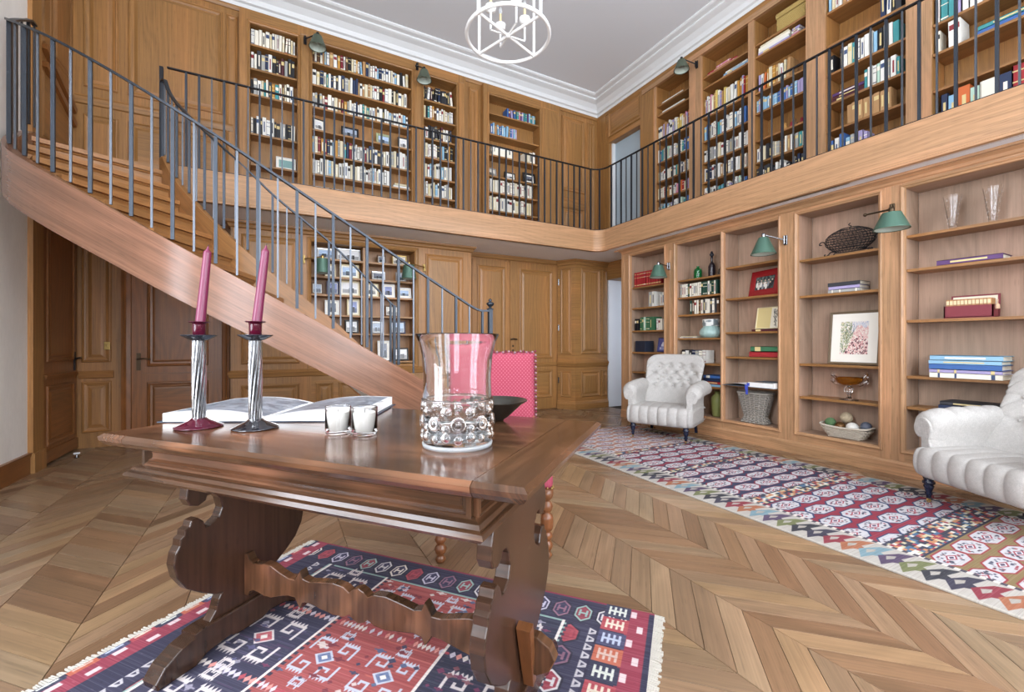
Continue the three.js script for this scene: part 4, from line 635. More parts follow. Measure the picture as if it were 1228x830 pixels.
{ // kilim under the table, square to it; canvas x along the table, y from behind it to the front
  const U0 = -0.86, U1 = 0.93, Z0 = -0.60, Z1 = 1.75, W = U1 - U0, L = Z1 - Z0, S = 520;
  const tex = canvasTex(Math.round(W * S), Math.round(L * S), (x, w, h) => {
    const px = v => v * S; x.fillStyle = '#252338'; x.fillRect(0, 0, w, h);
    const C2 = ['#d9cdc0', '#9c3a44', '#b9b2c2', '#7f5668', '#86a39a', '#c6c0c0'];
    const hex = (cx, cy, a, b, f, s) => { poly(x, [[cx - a, cy - b * 0.45], [cx, cy - b], [cx + a, cy - b * 0.45], [cx + a, cy + b * 0.45], [cx, cy + b], [cx - a, cy + b * 0.45]], f, s, 4); };
    const motif = (cx, cy, a, b, c1, c2) => { hex(cx, cy, a, b, c1, '#1f1d2c'); hex(cx, cy, a * 0.72, b * 0.74, c2, null); x.fillStyle = c1; x.fillRect(cx - a * 0.5, cy - b * 0.34, a * 0.24, b * 0.68); x.fillRect(cx + a * 0.26, cy - b * 0.34, a * 0.24, b * 0.68); x.fillRect(cx - a * 0.5, cy - b * 0.08, a, b * 0.16); };
    const hook = (cx, cy, s, c, fx = 1, fy = 1) => { x.strokeStyle = c; x.lineWidth = s * 0.27; x.lineJoin = 'miter'; x.beginPath(); x.moveTo(cx - fx * s, cy + fy * s); x.lineTo(cx - fx * s, cy - fy * s * 0.7); x.lineTo(cx + fx * s * 0.7, cy - fy * s * 0.7); x.lineTo(cx + fx * s * 0.7, cy + fy * s * 0.35); x.lineTo(cx - fx * s * 0.15, cy + fy * s * 0.35); x.lineTo(cx - fx * s * 0.15, cy - fy * s * 0.1); x.stroke(); for (let k = 0; k < 5; k++) poly(x, [[cx - fx * s * 1.0 + fx * k * s * 0.4, cy - fy * s * 0.8], [cx - fx * s * 0.8 + fx * k * s * 0.4, cy - fy * s * 1.25], [cx - fx * s * 0.6 + fx * k * s * 0.4, cy - fy * s * 0.8]], c); };
    // outer borders
    const bw = px(0.12); x.fillStyle = '#2a2438'; x.fillRect(0, 0, w, px(0.03)); x.fillStyle = '#7c2438'; x.fillRect(0, 0, w, px(0.012));
    for (let k = 0; k < 19; k++) motif(px(0.09) + k * (w - px(0.18)) / 18, px(0.10), px(0.036), px(0.062), C2[k % 6], ['#2a2740', '#7c2c3a', '#2a2740'][k % 3]);
    // right end: red and navy bars
    for (const ex of [w - px(0.10), px(0.02)]) { x.fillStyle = '#862a3c'; x.fillRect(ex, 0, px(0.08), h); for (let y = 0, k = 0; y < h; y += px(0.088), k++) { x.fillStyle = ['#2b2b40', '#a03a42', '#3c3c5a', '#b0563e'][k % 4]; x.fillRect(ex - px(0.09), y, px(0.1), px(0.082)); x.fillStyle = ['#cdd0c4', '#d8c9b4', '#aeb6cc', '#c9a89a'][k % 4]; for (let q = 0; q < 4; q++) { x.fillRect(ex - px(0.075) + q * px(0.02), y + px(0.012), px(0.009), px(0.055)); } x.fillRect(ex - px(0.075), y + px(0.034), px(0.07), px(0.012)); x.fillStyle = '#d7bfc0'; x.fillRect(ex + px(0.012) + (k % 2) * px(0.03), y + px(0.02), px(0.022), px(0.04)); } }
    // inner medallion column beside the ends and light zigzag guards
    for (const cx of [w - px(0.30), px(0.30)]) { x.fillStyle = '#2c2a40'; x.fillRect(cx - px(0.1), px(0.18), px(0.2), h); for (let y = px(0.24), k = 0; y < h; y += px(0.125), k++) motif(cx, y, px(0.042), px(0.058), C2[(k * 2 + 1) % 6], ['#8a2f3c', '#2a2740'][k % 2]); for (const sx of [-0.088, 0.088]) for (let y = px(0.18); y < h; y += px(0.045)) { poly(x, [[cx + px(sx) - px(0.014), y], [cx + px(sx) + px(0.014), y + px(0.012)], [cx + px(sx) + px(0.014), y + px(0.03)], [cx + px(sx) - px(0.014), y + px(0.04)]], '#b9b3b6'); poly(x, [[cx + px(sx) - px(0.006), y + px(0.012)], [cx + px(sx) + px(0.008), y + px(0.018)], [cx + px(sx) - px(0.006), y + px(0.028)]], '#2c2a40'); } }
    // central field: alternating fields along the rug, hooked medallions, chains between the rows
    const ux = u => (u - U0) * S, f0 = ux(-0.58), f1 = ux(0.6), fw = f1 - f0; x.fillStyle = '#86a59c'; x.fillRect(f0 - px(0.014), px(0.17), fw + px(0.028), h);
    const cols3 = [[-0.58, -0.245, '#2c2a40'], [-0.245, 0.25, '#94403f'], [0.25, 0.6, '#262739']], rowH = px(0.34);
    for (let y = px(0.18), b = 0; y < h; y += rowH, b++) for (const [u0, u1, bg] of cols3) {
      const c0 = ux(u0), c1 = ux(u1), cw = c1 - c0, redF = bg === '#94403f', li = redF ? '#b9bccb' : '#d3c8c4', n = redF ? 2 : 1; x.fillStyle = bg; x.fillRect(c0, y, cw, rowH);
      for (let q = 0; q < 70; q++) { x.fillStyle = redF ? `rgba(${pick(['214,112,92', '150,50,60', '196,96,84'])},0.4)` : `rgba(${pick(['92,80,120', '40,36,58', '88,44,80'])},0.4)`; x.fillRect(c0 + rnd() * cw * 0.8, y + rnd() * rowH, rr(10, cw * 0.3), 2); }
      for (let m = 0; m < n; m++) { const cx = c0 + cw * (m + 0.5) / n, cy = y + rowH * 0.46, s = px(redF ? 0.034 : 0.042);
        for (const fx of [-1, 1]) for (const fy of [-1, 1]) { hook(cx + fx * s * 1.5, cy + fy * s * 1.5, s, li, -fx, -fy); hook(cx + fx * s * 0.2, cy + fy * s * 3.6, s * 0.62, li, fx, fy); }
        poly(x, [[cx - s * 1.1, cy], [cx, cy - s * 0.9], [cx + s * 1.1, cy], [cx, cy + s * 0.9]], redF ? '#5e6c90' : '#b5565c', li, 4); poly(x, [[cx - s * 0.4, cy], [cx, cy - s * 0.35], [cx + s * 0.4, cy], [cx, cy + s * 0.35]], '#e6dcd2'); }
      for (let q = 0; q < 16 * n; q++) { const dx0 = c0 + rr(0.04, 0.96) * cw, dy0 = y + rr(0.03, 0.86) * rowH, r0 = rr(4, 9), cc = redF ? pick(['#4a5474', '#c9b6b0', '#6d2a34', '#34324a']) : pick(['#6a2f4c', '#8a8494', '#7a4650', '#4c4a6c']); poly(x, [[dx0 - r0, dy0], [dx0, dy0 - r0 * 0.8], [dx0 + r0, dy0], [dx0, dy0 + r0 * 0.8]], cc); if (q % 3 === 0) { x.fillStyle = cc; x.fillRect(dx0 - r0 * 1.6, dy0 - 2, r0 * 3.2, 3); } }
      for (let q = 0; q < 14 * n; q++) { const zx = c0 + cw * q / (14 * n), dx = cw / (14 * n), zc = pick(['#d98a80', '#e0d4cc', '#a43c48', '#c8c0cc']); poly(x, [[zx, y + rowH * 0.95], [zx + dx / 2, y + rowH * 0.90], [zx + dx, y + rowH * 0.95], [zx + dx / 2, y + rowH]], zc); }
    }
    for (const u of [-0.245, 0.25, -0.58, 0.6]) { x.fillStyle = '#ded4cc'; x.fillRect(ux(u) - 3, px(0.17), 6, h); for (let y = px(0.17); y < h; y += px(0.026)) { x.fillStyle = '#2b2738'; x.fillRect(ux(u) + 3, y, px(0.016), px(0.014)); } }
    x.fillStyle = 'rgba(235,225,225,0.08)'; x.fillRect(0, 0, w, h); weave(x, w, h, 0.14);
  });
  const mid = tw((U0 + U1) / 2, 0, (Z0 + Z1) / 2), r = thing('area_rug', 'dark red and navy kilim rug with white end fringe under the writing table', 'rug', mid, TT);
  mesh('weave', flatUV(new RoundedBoxGeometry(W, 0.01, L, 2, 0.003).translate(0, 0.0052, 0), W, L), std({ map: tex, roughness: 0.95 }), r);
  const fr = (sx) => { const gs = []; for (let k = 0; k < 330; k++) { const z = -L / 2 + L * (k + 0.5) / 330, e = rr(0.028, 0.042); gs.push(bar([sx * W / 2 - sx * 0.005, 0.006, z], [sx * (W / 2 + e), 0.003, z + rr(-0.005, 0.005)], 0.0055, 0.004)); } const m = mesh('fringe', merge(gs), std({ color: '#c9c3b8', roughness: 1 }), r); m.userData.kind = 'stuff'; };
  fr(1); fr(-1);
}
// ---------------------------------------------------------------- writing table
{ const t = thing('writing_table', 'antique walnut trestle table with panelled apron and lyre shaped ends on a rug', 'table', [TC[0], 0, TC[1]], TT);
  const W = 1.494, D = 0.834, TOP = 0.805;
  const edge = [[0.012, TOP], [0, TOP - 0.01], [0.002, TOP - 0.022], [0.014, TOP - 0.036], [0.03, TOP - 0.044]];
  function board(x0, x1, z0, z1, grain, sides) { // a top board with the moulded edge on the given sides: l r f b
    const b = new MB(), ou = rnd() * 4, ov = rnd() * 4, P = ([i, y]) => [[x0 + (sides.includes('l') ? i : 0), y, z1 - (sides.includes('f') ? i : 0)], [x1 - (sides.includes('r') ? i : 0), y, z1 - (sides.includes('f') ? i : 0)], [x1 - (sides.includes('r') ? i : 0), y, z0 + (sides.includes('b') ? i : 0)], [x0 + (sides.includes('l') ? i : 0), y, z0 + (sides.includes('b') ? i : 0)]];
    const T = p => grain ? [p[0] / GU + ou + p[1], p[2] / GV + ov] : [p[2] / GU + ou + p[1], p[0] / GV + ov]; let A = P(edge[0]); b.quad(...A, ...A.map(T));
    for (let k = 1; k < edge.length; k++) { const B = P(edge[k]); for (let e = 0; e < 4; e++) { const f = (e + 1) % 4; b.quad(A[f], A[e], B[e], B[f], T(A[f]), T(A[e]), T(B[e]), T(B[f])); } A = B; } b.quad(...A.slice().reverse(), ...A.slice().reverse().map(T)); return b.geo();
  }
  const e = 0.13, w2 = W / 2, d2 = D / 2; mesh('top_board', board(-w2 + e + 0.001, w2 - e - 0.001, 0.06, d2, 0, 'f'), M.walnut, t); mesh('top_board', board(-w2 + e + 0.001, w2 - e - 0.001, -d2, 0.0585, 0, 'b'), M.walnut, t);
  mesh('breadboard_end', board(w2 - e + 0.001, w2, -d2, d2, 1, 'rfb'), M.walnut, t); mesh('breadboard_end', board(-w2, -w2 + e - 0.001, -d2, d2, 1, 'lfb'), M.walnut, t);
  // apron with sunk panels and a heavy lower moulding
  const aw = 1.25, ad = 0.63, y0 = 0.68, y1 = TOP - 0.044; mesh('apron', box(-0.05, (y0 + y1) / 2, 0, aw, y1 - y0, ad, 0), M.walnut, t);
  const PP = [[0, 0], [0, 0.014], [0.014, 0.014], [0.018, 0.006], [0.024, 0.009], [0.03, 0.002], [0.036, 0.002]];
  mesh('apron_panel', frameGeo(aw, y1 - y0, PP, true, -0.05, (y0 + y1) / 2).translate(0, 0, ad / 2 - 0.001), M.walnut, t); mesh('apron_panel', frameGeo(aw, y1 - y0, PP, true, 0.05, (y0 + y1) / 2).rotateY(PI).translate(0, 0, -ad / 2 + 0.001), M.walnut, t);
  for (const s of [-1, 1]) mesh('apron_panel', frameGeo(ad, y1 - y0, PP, true, 0, (y0 + y1) / 2).rotateY(s * PI / 2).translate(s * (aw / 2 - 0.001) - 0.05, 0, 0), M.walnut, t);
  const ax = -0.05, mp = [[0, 0.642], [0.03, 0.644], [0.042, 0.656], [0.037, 0.667], [0.026, 0.671], [0.022, 0.682], [0.0, 0.69]], hx = aw / 2 + 0.005, hz = ad / 2 + 0.005;
  for (const [a, b] of [[[-hx, hz], [hx, hz]], [[hx, hz], [hx, -hz]], [[hx, -hz], [-hx, -hz]], [[-hx, -hz], [-hx, hz]]]) {
    const g = sweep([b, a], mp.map(p => [p[0], p[1]])), dir = [Math.sign(b[0] - a[0]), Math.sign(b[1] - a[1])], P = g.attributes.position; // mitre the ends
    for (let i = 0; i < P.count; i++) { const o = dir[0] ? Math.abs(P.getZ(i)) - hz : Math.abs(P.getX(i)) - hx; if (dir[0]) P.setX(i, P.getX(i) + Math.sign(P.getX(i)) * o); else P.setZ(i, P.getZ(i) + Math.sign(P.getZ(i)) * o); } g.computeVertexNormals(); mesh('base_moulding', g.translate(ax, 0, 0), M.walnut, t);
  }
  // lyre trestles on sled feet
  const half = [[0.0, 0.65], [0.2, 0.65], [0.214, 0.61], [0.218, 0.578], [0.206, 0.556], [0.182, 0.548], [0.16, 0.558], [0.155, 0.575], [0.125, 0.572], [0.105, 0.55], [0.095, 0.51], [0.108, 0.478], [0.14, 0.456], [0.158, 0.458], [0.168, 0.484], [0.185, 0.5], [0.202, 0.498], [0.208, 0.48], [0.222, 0.474], [0.224, 0.458], [0.236, 0.45], [0.238, 0.43], [0.25, 0.41], [0.256, 0.375], [0.246, 0.33], [0.215, 0.28], [0.172, 0.246], [0.125, 0.215], [0.095, 0.206], [0.108, 0.185], [0.118, 0.15], [0.15, 0.112], [0.17, 0.098]];
  const outline = [...half.map(([x, y]) => [-x, y]).slice(1).reverse(), ...half.slice(1)];
  const foot = [[-0.31, 0.0], [-0.315, 0.016], [-0.29, 0.05], [-0.24, 0.078], [-0.2, 0.088], [-0.2, 0.1], [-0.17, 0.104], [0.17, 0.104], [0.2, 0.1], [0.2, 0.088], [0.24, 0.078], [0.29, 0.05], [0.315, 0.016], [0.31, 0.0], [0.2, 0.0], [0.16, 0.022], [0.08, 0.03], [0.05, 0.018], [-0.05, 0.018], [-0.08, 0.03], [-0.16, 0.022], [-0.2, 0.0]];
  const zc = 0.07, TX = [-0.525, 0.59];
  for (const x of TX) {
    mesh('trestle_end', extrude(outline, 0.034, 0.004).translate(0, 0, -0.017).rotateY(-PI / 2).translate(x, 0, zc), M.walnutD, t);
    mesh('foot', extrude(foot, 0.062, 0.005).translate(0, 0.0158, -0.031).rotateY(-PI / 2).translate(x, 0, zc), M.walnutD, t);
  }
  // carved stretcher between the trestles
  const n = 140, up = [], dn = [], x0 = TX[0] + 0.015, x1 = TX[1] - 0.015, L = x1 - x0;
  const prof = [[0, 0.078], [0.018, 0.08], [0.03, 0.06], [0.045, 0.05], [0.07, 0.052], [0.1, 0.06], [0.13, 0.058], [0.17, 0.042], [0.21, 0.03], [0.24, 0.03], [0.252, 0.052], [0.262, 0.066], [0.272, 0.042], [0.3, 0.036], [0.35, 0.046], [0.4, 0.054], [0.44, 0.05], [0.465, 0.036], [0.48, 0.05], [0.5, 0.058], [0.52, 0.05], [0.535, 0.036], [0.56, 0.05], [0.6, 0.054], [0.65, 0.046], [0.7, 0.036], [0.728, 0.042], [0.738, 0.066], [0.748, 0.052], [0.76, 0.03], [0.79, 0.03], [0.83, 0.042], [0.88, 0.054], [0.95, 0.052], [1, 0.052]];
  for (const [s, h] of prof) { up.push([x0 + s * L, 0.225 + h]); dn.push([x0 + s * L, 0.225 - h * 0.92]); }
  mesh('stretcher', extrude([...up, ...dn.reverse()], 0.026, 0.003).translate(0, 0, zc - 0.013), M.walnut, t);
  mesh('tenon', extrude([[0, -0.05], [0.05, -0.05], [0.085, -0.03], [0.1, 0], [0.085, 0.03], [0.05, 0.05], [0, 0.05]], 0.03, 0.003).translate(TX[1] + 0.017, 0.225, zc - 0.015), M.walnut, t);
  mesh('wedge', extrude([[-0.014, -0.1], [0.012, -0.1], [0.024, 0.1], [-0.014, 0.1]], 0.024, 0.002).translate(0, 0, -0.012).rotateX(0.3).translate(TX[1] + 0.042, 0.235, zc + 0.03), M.turned, t);
  mesh('tenon', extrude([[0, -0.05], [-0.05, -0.05], [-0.085, -0.03], [-0.1, 0], [-0.085, 0.03], [-0.05, 0.05], [0, 0.05]], 0.03, 0.003).translate(TX[0] - 0.017, 0.225, zc - 0.015), M.walnut, t);
}
// ---------------------------------------------------------------- red upholstered chair pushed under the table
{ const t = Math.atan2(0.404, 0.915), c = thing('dining_chair', 'wooden chair with turned legs and studded red patterned back behind the table', 'chair', [1.065, 0, -2.20], -t);
  const tx = canvasTex(256, 256, (x, w, h) => { x.fillStyle = '#94384a'; x.fillRect(0, 0, w, h); for (let j = 0; j < 32; j++) for (let i = 0; i < 32; i++) { x.fillStyle = (i + j) % 2 ? '#b06d78' : '#872c42'; x.beginPath(); x.arc(i * 8 + 4, j * 8 + 4, 2, 0, 7); x.fill(); } }); tx.wrapS = tx.wrapT = THREE.RepeatWrapping; tx.repeat.set(1.6, 1.2);
  const red = std({ map: tx, roughness: 0.9 }), w = 0.27, d = 0.235;
  const turn = y1 => { const p = [[0.0, 0], [0.016, 0.004], [0.022, 0.018], [0.016, 0.034], [0.011, 0.04], [0.02, 0.05], [0.025, 0.07], [0.018, 0.088], [0.012, 0.094], [0.018, 0.102], [0.024, 0.118], [0.018, 0.134], [0.011, 0.14], [0.023, 0.15], [0.026, 0.17], [0.026, 0.205], [0.023, 0.225], [0.011, 0.235], [0.02, 0.248], [0.025, 0.27], [0.016, 0.292], [0.011, 0.298], [0.022, 0.31], [0.026, 0.325]]; return lathe([...p, [0.026, y1], [0, y1]].map(q => [q[0] * 1.25, q[1]]), 14); };
  for (const x of [-w, w]) { mesh('leg', turn(0.36).translate(x, 0, d), M.turned, c); mesh('leg', merge([turn(0.36), box(0, 0.5, -0.02, 0.034, 0.3, 0.034).rotateX(-0.05).translate(0, 0, 0.02)]).translate(x * 0.93, 0, -d), M.turned, c); }
  for (const x of [-w, w]) mesh('stretcher', rod([x, 0.17, -d], [x, 0.17, d], 0.012, 8), M.turned, c); mesh('stretcher', rod([-w, 0.19, 0.02], [w, 0.19, 0.02], 0.012, 8), M.turned, c);
  mesh('seat', new RoundedBoxGeometry(2 * w + 0.06, 0.085, 2 * d + 0.06, 4, 0.03).translate(0, 0.40, 0.0), red, c);
  { const g = []; for (let k = 0; k < 26; k++) { const x = -w - 0.02 + (2 * w + 0.04) * k / 25; g.push(new THREE.SphereGeometry(0.006, 6, 4).translate(x, 0.368, d + 0.03)); } for (let k = 0; k < 22; k++) for (const s of [-1, 1]) g.push(new THREE.SphereGeometry(0.006, 6, 4).translate(s * (w + 0.03), 0.368, -d + (2 * d + 0.02) * k / 21)); mesh('nail_heads', merge(g), M.brass, c); }
  const b = mesh('backrest', surf(40, 40, (u, v) => { const x = (u * 2 - 1), y = (v * 2 - 1), q = Math.pow(Math.max(0, 1 - Math.pow(Math.abs(x), 6)) * Math.max(0, 1 - Math.pow(Math.abs(y), 6)), 0.5); return [x * 0.275, 0.82 + y * 0.225 + 0.006 * Math.cos(x * 30) * (v > 0.97 ? 1 : 0), 0.012 + 0.04 * q]; }, [1, 1]), red, c); b.position.set(0, 0, -d - 0.02); b.rotation.x = -0.04;
  const bb = mesh('back_cover', new RoundedBoxGeometry(0.55, 0.45, 0.028, 3, 0.012).translate(0, 0.82, 0), red, c); bb.position.set(0, 0, -d - 0.02); bb.rotation.x = -0.04;
  { const g = [], m = std({ color: '#8f6a74', roughness: 0.9 }), dk = []; const P = (x, y, k) => (k % 2 ? g : dk).push(new THREE.SphereGeometry(0.0075, 7, 5).translate(x, y, 0.024)); for (let k = 0; k <= 30; k++) P(-0.278 + 0.556 * k / 30, 1.047 + 0.004 * Math.sin(k * 1.3), k); for (let k = 0; k < 24; k++) for (const s of [-1, 1]) P(s * 0.28, 0.6 + 0.445 * k / 24, k);
    for (const [q, mm] of [[g, m], [dk, std({ color: '#6a2136', roughness: 0.9 })]]) { const o = mesh('pompom_trim', merge(q), mm, c); o.position.set(0, 0, -d - 0.02); o.rotation.x = -0.04; } }
}
// ---------------------------------------------------------------- tufted armchairs
M.linen = (() => { const t = dataTex(256, 256, (u, v) => { const k = 180 + (vn(u * 128, v * 30, 128, 30, 5) - 0.5) * 16 + (vn(u * 30, v * 128, 30, 128, 6) - 0.5) * 16 + (vn(u * 8, v * 8, 8, 8, 9) - 0.5) * 8; return [cl(k), cl(k - 4), cl(k - 9)]; }); t.repeat.set(2, 2); return std({ map: t, roughness: 0.92, bumpMap: t, bumpScale: 0.003 }); })();
M.navyLeg = std({ color: '#151c30', roughness: 0.2 });
function armchair(label, pos, turn, k = 1) {
  const c = thing('armchair', label, 'armchair', pos, turn, undefined); c.scale.setScalar(k);
  const sw = 0.315, sf = 0.33, sb = -0.28; // seat half width, front, back
  // seat: rounded block with stitched channels running over the front
  mesh('seat', surf(96, 40, (u, v) => {
    const a = u * 2 - 1, ex = Math.sign(a) * (1 - Math.pow(1 - Math.abs(a), 2.2)) , p = v; // profile from under the front, over the top, to the back
    const ch = Math.pow(Math.abs(Math.sin((a * 3.5) * PI)), 0.4), X = a * (sw + 0.055), round = Math.pow(Math.max(0, 1 - Math.pow(Math.abs(a), 10)), 0.5);
    let y, z; if (p < 0.1) { y = 0.165; z = sb + (sf - 0.03 - sb) * p / 0.1; } else if (p < 0.55) { const q = (p - 0.1) / 0.45, an = -PI / 2 + q * PI; y = 0.275 + 0.108 * Math.sin(an); z = sf - 0.075 + 0.095 * Math.pow(Math.max(0, Math.cos(an)), 0.55) * (0.75 + 0.25 * ch) * (0.55 + 0.45 * round); } else { const q = (p - 0.55) / 0.45; z = sf - 0.075 - q * (sf - 0.075 - sb); y = 0.383 + 0.022 * Math.sin(q * PI) - 0.022 * q; }
    y = 0.275 + (y - 0.275) * (0.6 + 0.4 * round) - (p > 0.3 ? (1 - ch) * 0.012 : 0); return [X, y, z - (Math.abs(a) > 0.93 ? (Math.abs(a) - 0.93) * 0.5 : 0)];
  }, [3, 3]), M.linen, c);
  mesh('seat_side', new RoundedBoxGeometry(2 * sw + 0.09, 0.2, sf - sb - 0.08, 3, 0.03).translate(0, 0.265, (sf + sb) / 2 - 0.03), M.linen, c);
  // scrolled arms with channels
  for (const s of [-1, 1]) {
    const prof = []; for (let i = 0; i <= 6; i++) prof.push([0.0 + 0.012 * Math.sin(i / 6 * PI), 0.36 + 0.195 * i / 6]);
    for (let i = 1; i <= 16; i++) { const a = PI - i / 16 * PI * 1.32; prof.push([0.088 + 0.088 * Math.cos(a), 0.57 + 0.088 * Math.sin(a)]); }
    prof.push([0.09, 0.49], [0.084, 0.4], [0.088, 0.3], [0.085, 0.17], [0.01, 0.17], [0.0, 0.36]);
    const m = prof.length, cx = 0.075, cy = 0.45, zf = 0.26, zb = -0.28, n = 60;
    mesh('arm', surf(n, m - 1, (u, v) => {
      const i = Math.round(v * (m - 1)), p = prof[i], e = Math.min(u, 1 - u), k2 = u > 0.5 ? Math.pow(Math.min(1, (1 - u) / 0.1), 0.5) : 1, ch = 1 - 0.10 * (1 - Math.pow(Math.abs(Math.sin(u * 4.5 * PI)), 0.45)) * (i < 22 ? 1 : 0.2), f = k2 * ch, top = p[1] > 0.45;
      const drop = top ? -0.035 * Math.pow(u, 2) : 0; return [s * (sw - 0.045 + cx + (p[0] - cx) * (k2 < 1 ? 0.55 + 0.45 * k2 : 1) * (0.9 + 0.1 * ch)), cy + (p[1] - cy) * (k2 < 1 ? 0.72 + 0.28 * k2 : 1) * (top ? ch : 1) + drop, zb + (zf - zb) * u];
    }, [2, 2]), M.linen, c);
    const disc = prof.slice(5, 24).map(([x, y]) => [x, y]); // front scroll face
    mesh('arm_front', extrude(prof.map(([x, y]) => [s * (sw - 0.045 + cx + (x - cx) * 0.62), cy - 0.012 + (y - cy) * 0.76 - (y > 0.45 ? 0.03 : 0)]), 0.012, 0.01).translate(0, 0, zf - 0.018), M.linen, c);
  }
  // buttoned back, curling over at the top
  const buttons = []; for (let r = 0; r < 4; r++) for (let q = 0; q < (r % 2 ? 4 : 5); q++) buttons.push([(q - (r % 2 ? 1.5 : 2)) * 0.36 * (r === 0 ? 0.9 : 1), 0.40 + r * 0.14]);
  const back = (a, q) => { const w = 0.30 + 0.055 * q, lean = -0.235 * q, wrap = 0.10 * a * a * (1 - 0.55 * q); return [a * w, 0.36 + 0.54 * q, -0.205 + lean + wrap]; };
  mesh('backrest', surf(84, 110, (u, v) => {
    const a = u * 2 - 1; let p, off; const corner = 0.12 * Math.pow(Math.abs(a), 7);
    if (v < 0.62) { const q = v / 0.62; let d = 0; for (const [bx, by] of buttons) { const dx = (a - bx) * 0.33, dy = (q - by) * 0.54, r2 = dx * dx + dy * dy; d += 0.030 * Math.exp(-r2 / 0.0011) + 0.012 * Math.exp(-r2 / 0.006); } 
      if (q > 0.38 && q < 0.9) { const g1 = Math.abs(((a / 0.36 + (q - 0.40) / 0.14) / 2 % 1 + 1) % 1 - 0.5), g2 = Math.abs(((a / 0.36 - (q - 0.40) / 0.14) / 2 % 1 + 1) % 1 - 0.5); d += 0.009 * (Math.exp(-Math.pow((0.5 - g1) / 0.07, 2)) + Math.exp(-Math.pow((0.5 - g2) / 0.07, 2))); }
      p = back(a, q - corner * q); off = 0.052 * (1 - 0.3 * q) * Math.pow(1 - Math.pow(Math.abs(a), 8), 0.4) - d; return [p[0], p[1], p[2] + off]; }
    if (v < 0.8) { const an = (v - 0.62) / 0.18 * PI, q = 1 - corner; p = back(a, q); const e = Math.pow(1 - Math.pow(Math.abs(a), 8), 0.4); return [p[0], p[1] + 0.055 * Math.sin(an) * e, p[2] + 0.036 * e * Math.cos(an) - 0.03 * (1 - Math.cos(an)) / 2 * e]; }
    const q = 1 - (v - 0.8) / 0.2; p = back(a, q - corner * q); const e = Math.pow(1 - Math.pow(Math.abs(a), 8), 0.4); return [p[0], p[1] - 0.19 * (1 - q), p[2] - (0.066 + 0.02 * (1 - q)) * e];
  }, [3, 3]), M.linen, c);
  const bt = mesh('buttons', merge(buttons.map(([bx, by]) => { const p = back(bx, by); return new THREE.SphereGeometry(0.011, 8, 6).scale(1, 1, 0.5).translate(p[0], p[1], p[2] + 0.014); })), M.linen, c);
  for (const [x, z, kind] of [[-sw + 0.02, sf - 0.06, 0], [sw - 0.02, sf - 0.06, 0], [-sw + 0.05, sb + 0.02, 1], [sw - 0.05, sb + 0.02, 1]]) {
    const lg = kind ? mesh('leg', bar([x, 0.02, z - 0.06], [x, 0.18, z], 0.03), M.navyLeg, c) : mesh('leg', lathe([[0.0, 0.03], [0.013, 0.03], [0.014, 0.05], [0.022, 0.062], [0.016, 0.072], [0.024, 0.1], [0.03, 0.115], [0.022, 0.124], [0.034, 0.132], [0.034, 0.146], [0.026, 0.15], [0.032, 0.175], [0, 0.175]], 16, x, 0, z), M.navyLeg, c);
    mesh('caster', merge([new THREE.TorusGeometry(0.012, 0.005, 6, 12).rotateY(PI / 2).translate(x, 0.017, kind ? z - 0.06 : z), rod([x, 0.015, kind ? z - 0.06 : z], [x, 0.034, kind ? z - 0.06 : z], 0.009)]), M.brass, lg);
  }
  return c;
}
armchair('ivory linen tufted armchair on the runner in front of the bottle shelves', [4.02, 0.0105, -3.64], Math.atan2(-0.90, 0.43), 1.0);
armchair('ivory linen tufted armchair in front of the crystal vase bookcase bay', [4.03, 0.0105, -0.88], Math.atan2(-0.88, -0.47), 1.0);
// ---------------------------------------------------------------- things on the writing table
const TY = 0.805, tpos = (u, z, y = TY) => tw(u, y, z);
M.glass = phys({ color: '#ffffff', transmission: 1, thickness: 0.01, ior: 1.5, roughness: 0.0 });
M.frost = phys({ color: '#f4f8fa', transmission: 0.75, thickness: 0.01, ior: 1.45, roughness: 0.35 });
M.satin = phys({ color: '#ffffff', transmission: 1, thickness: 0.01, ior: 1.5, roughness: 0.16 });
M.smoke = phys({ color: '#3c4654', transmission: 0.6, thickness: 0.01, roughness: 0.04, ior: 1.5 });
M.ruby = phys({ color: '#5a0f2a', transmission: 0.45, thickness: 0.01, roughness: 0.04, ior: 1.5 });
M.wax = phys({ color: '#68193d', roughness: 0.42, sheen: 0.3, clearcoat: 0.2 });
const stemTex = dataTex(256, 64, (u, v) => { const k = Math.abs(((u * 12 + v * 3) % 1) - 0.5) * 2, c = k > 0.58 ? 14 : k > 0.45 ? 46 : 84 + 50 * vn(u * 40, v * 8, 40, 8, 2); return [cl(c), cl(c + 2), cl(c + 6)]; });
M.stem = phys({ map: stemTex, roughness: 0.05, transmission: 0.45, thickness: 0.01, ior: 1.5, clearcoat: 0.6 });
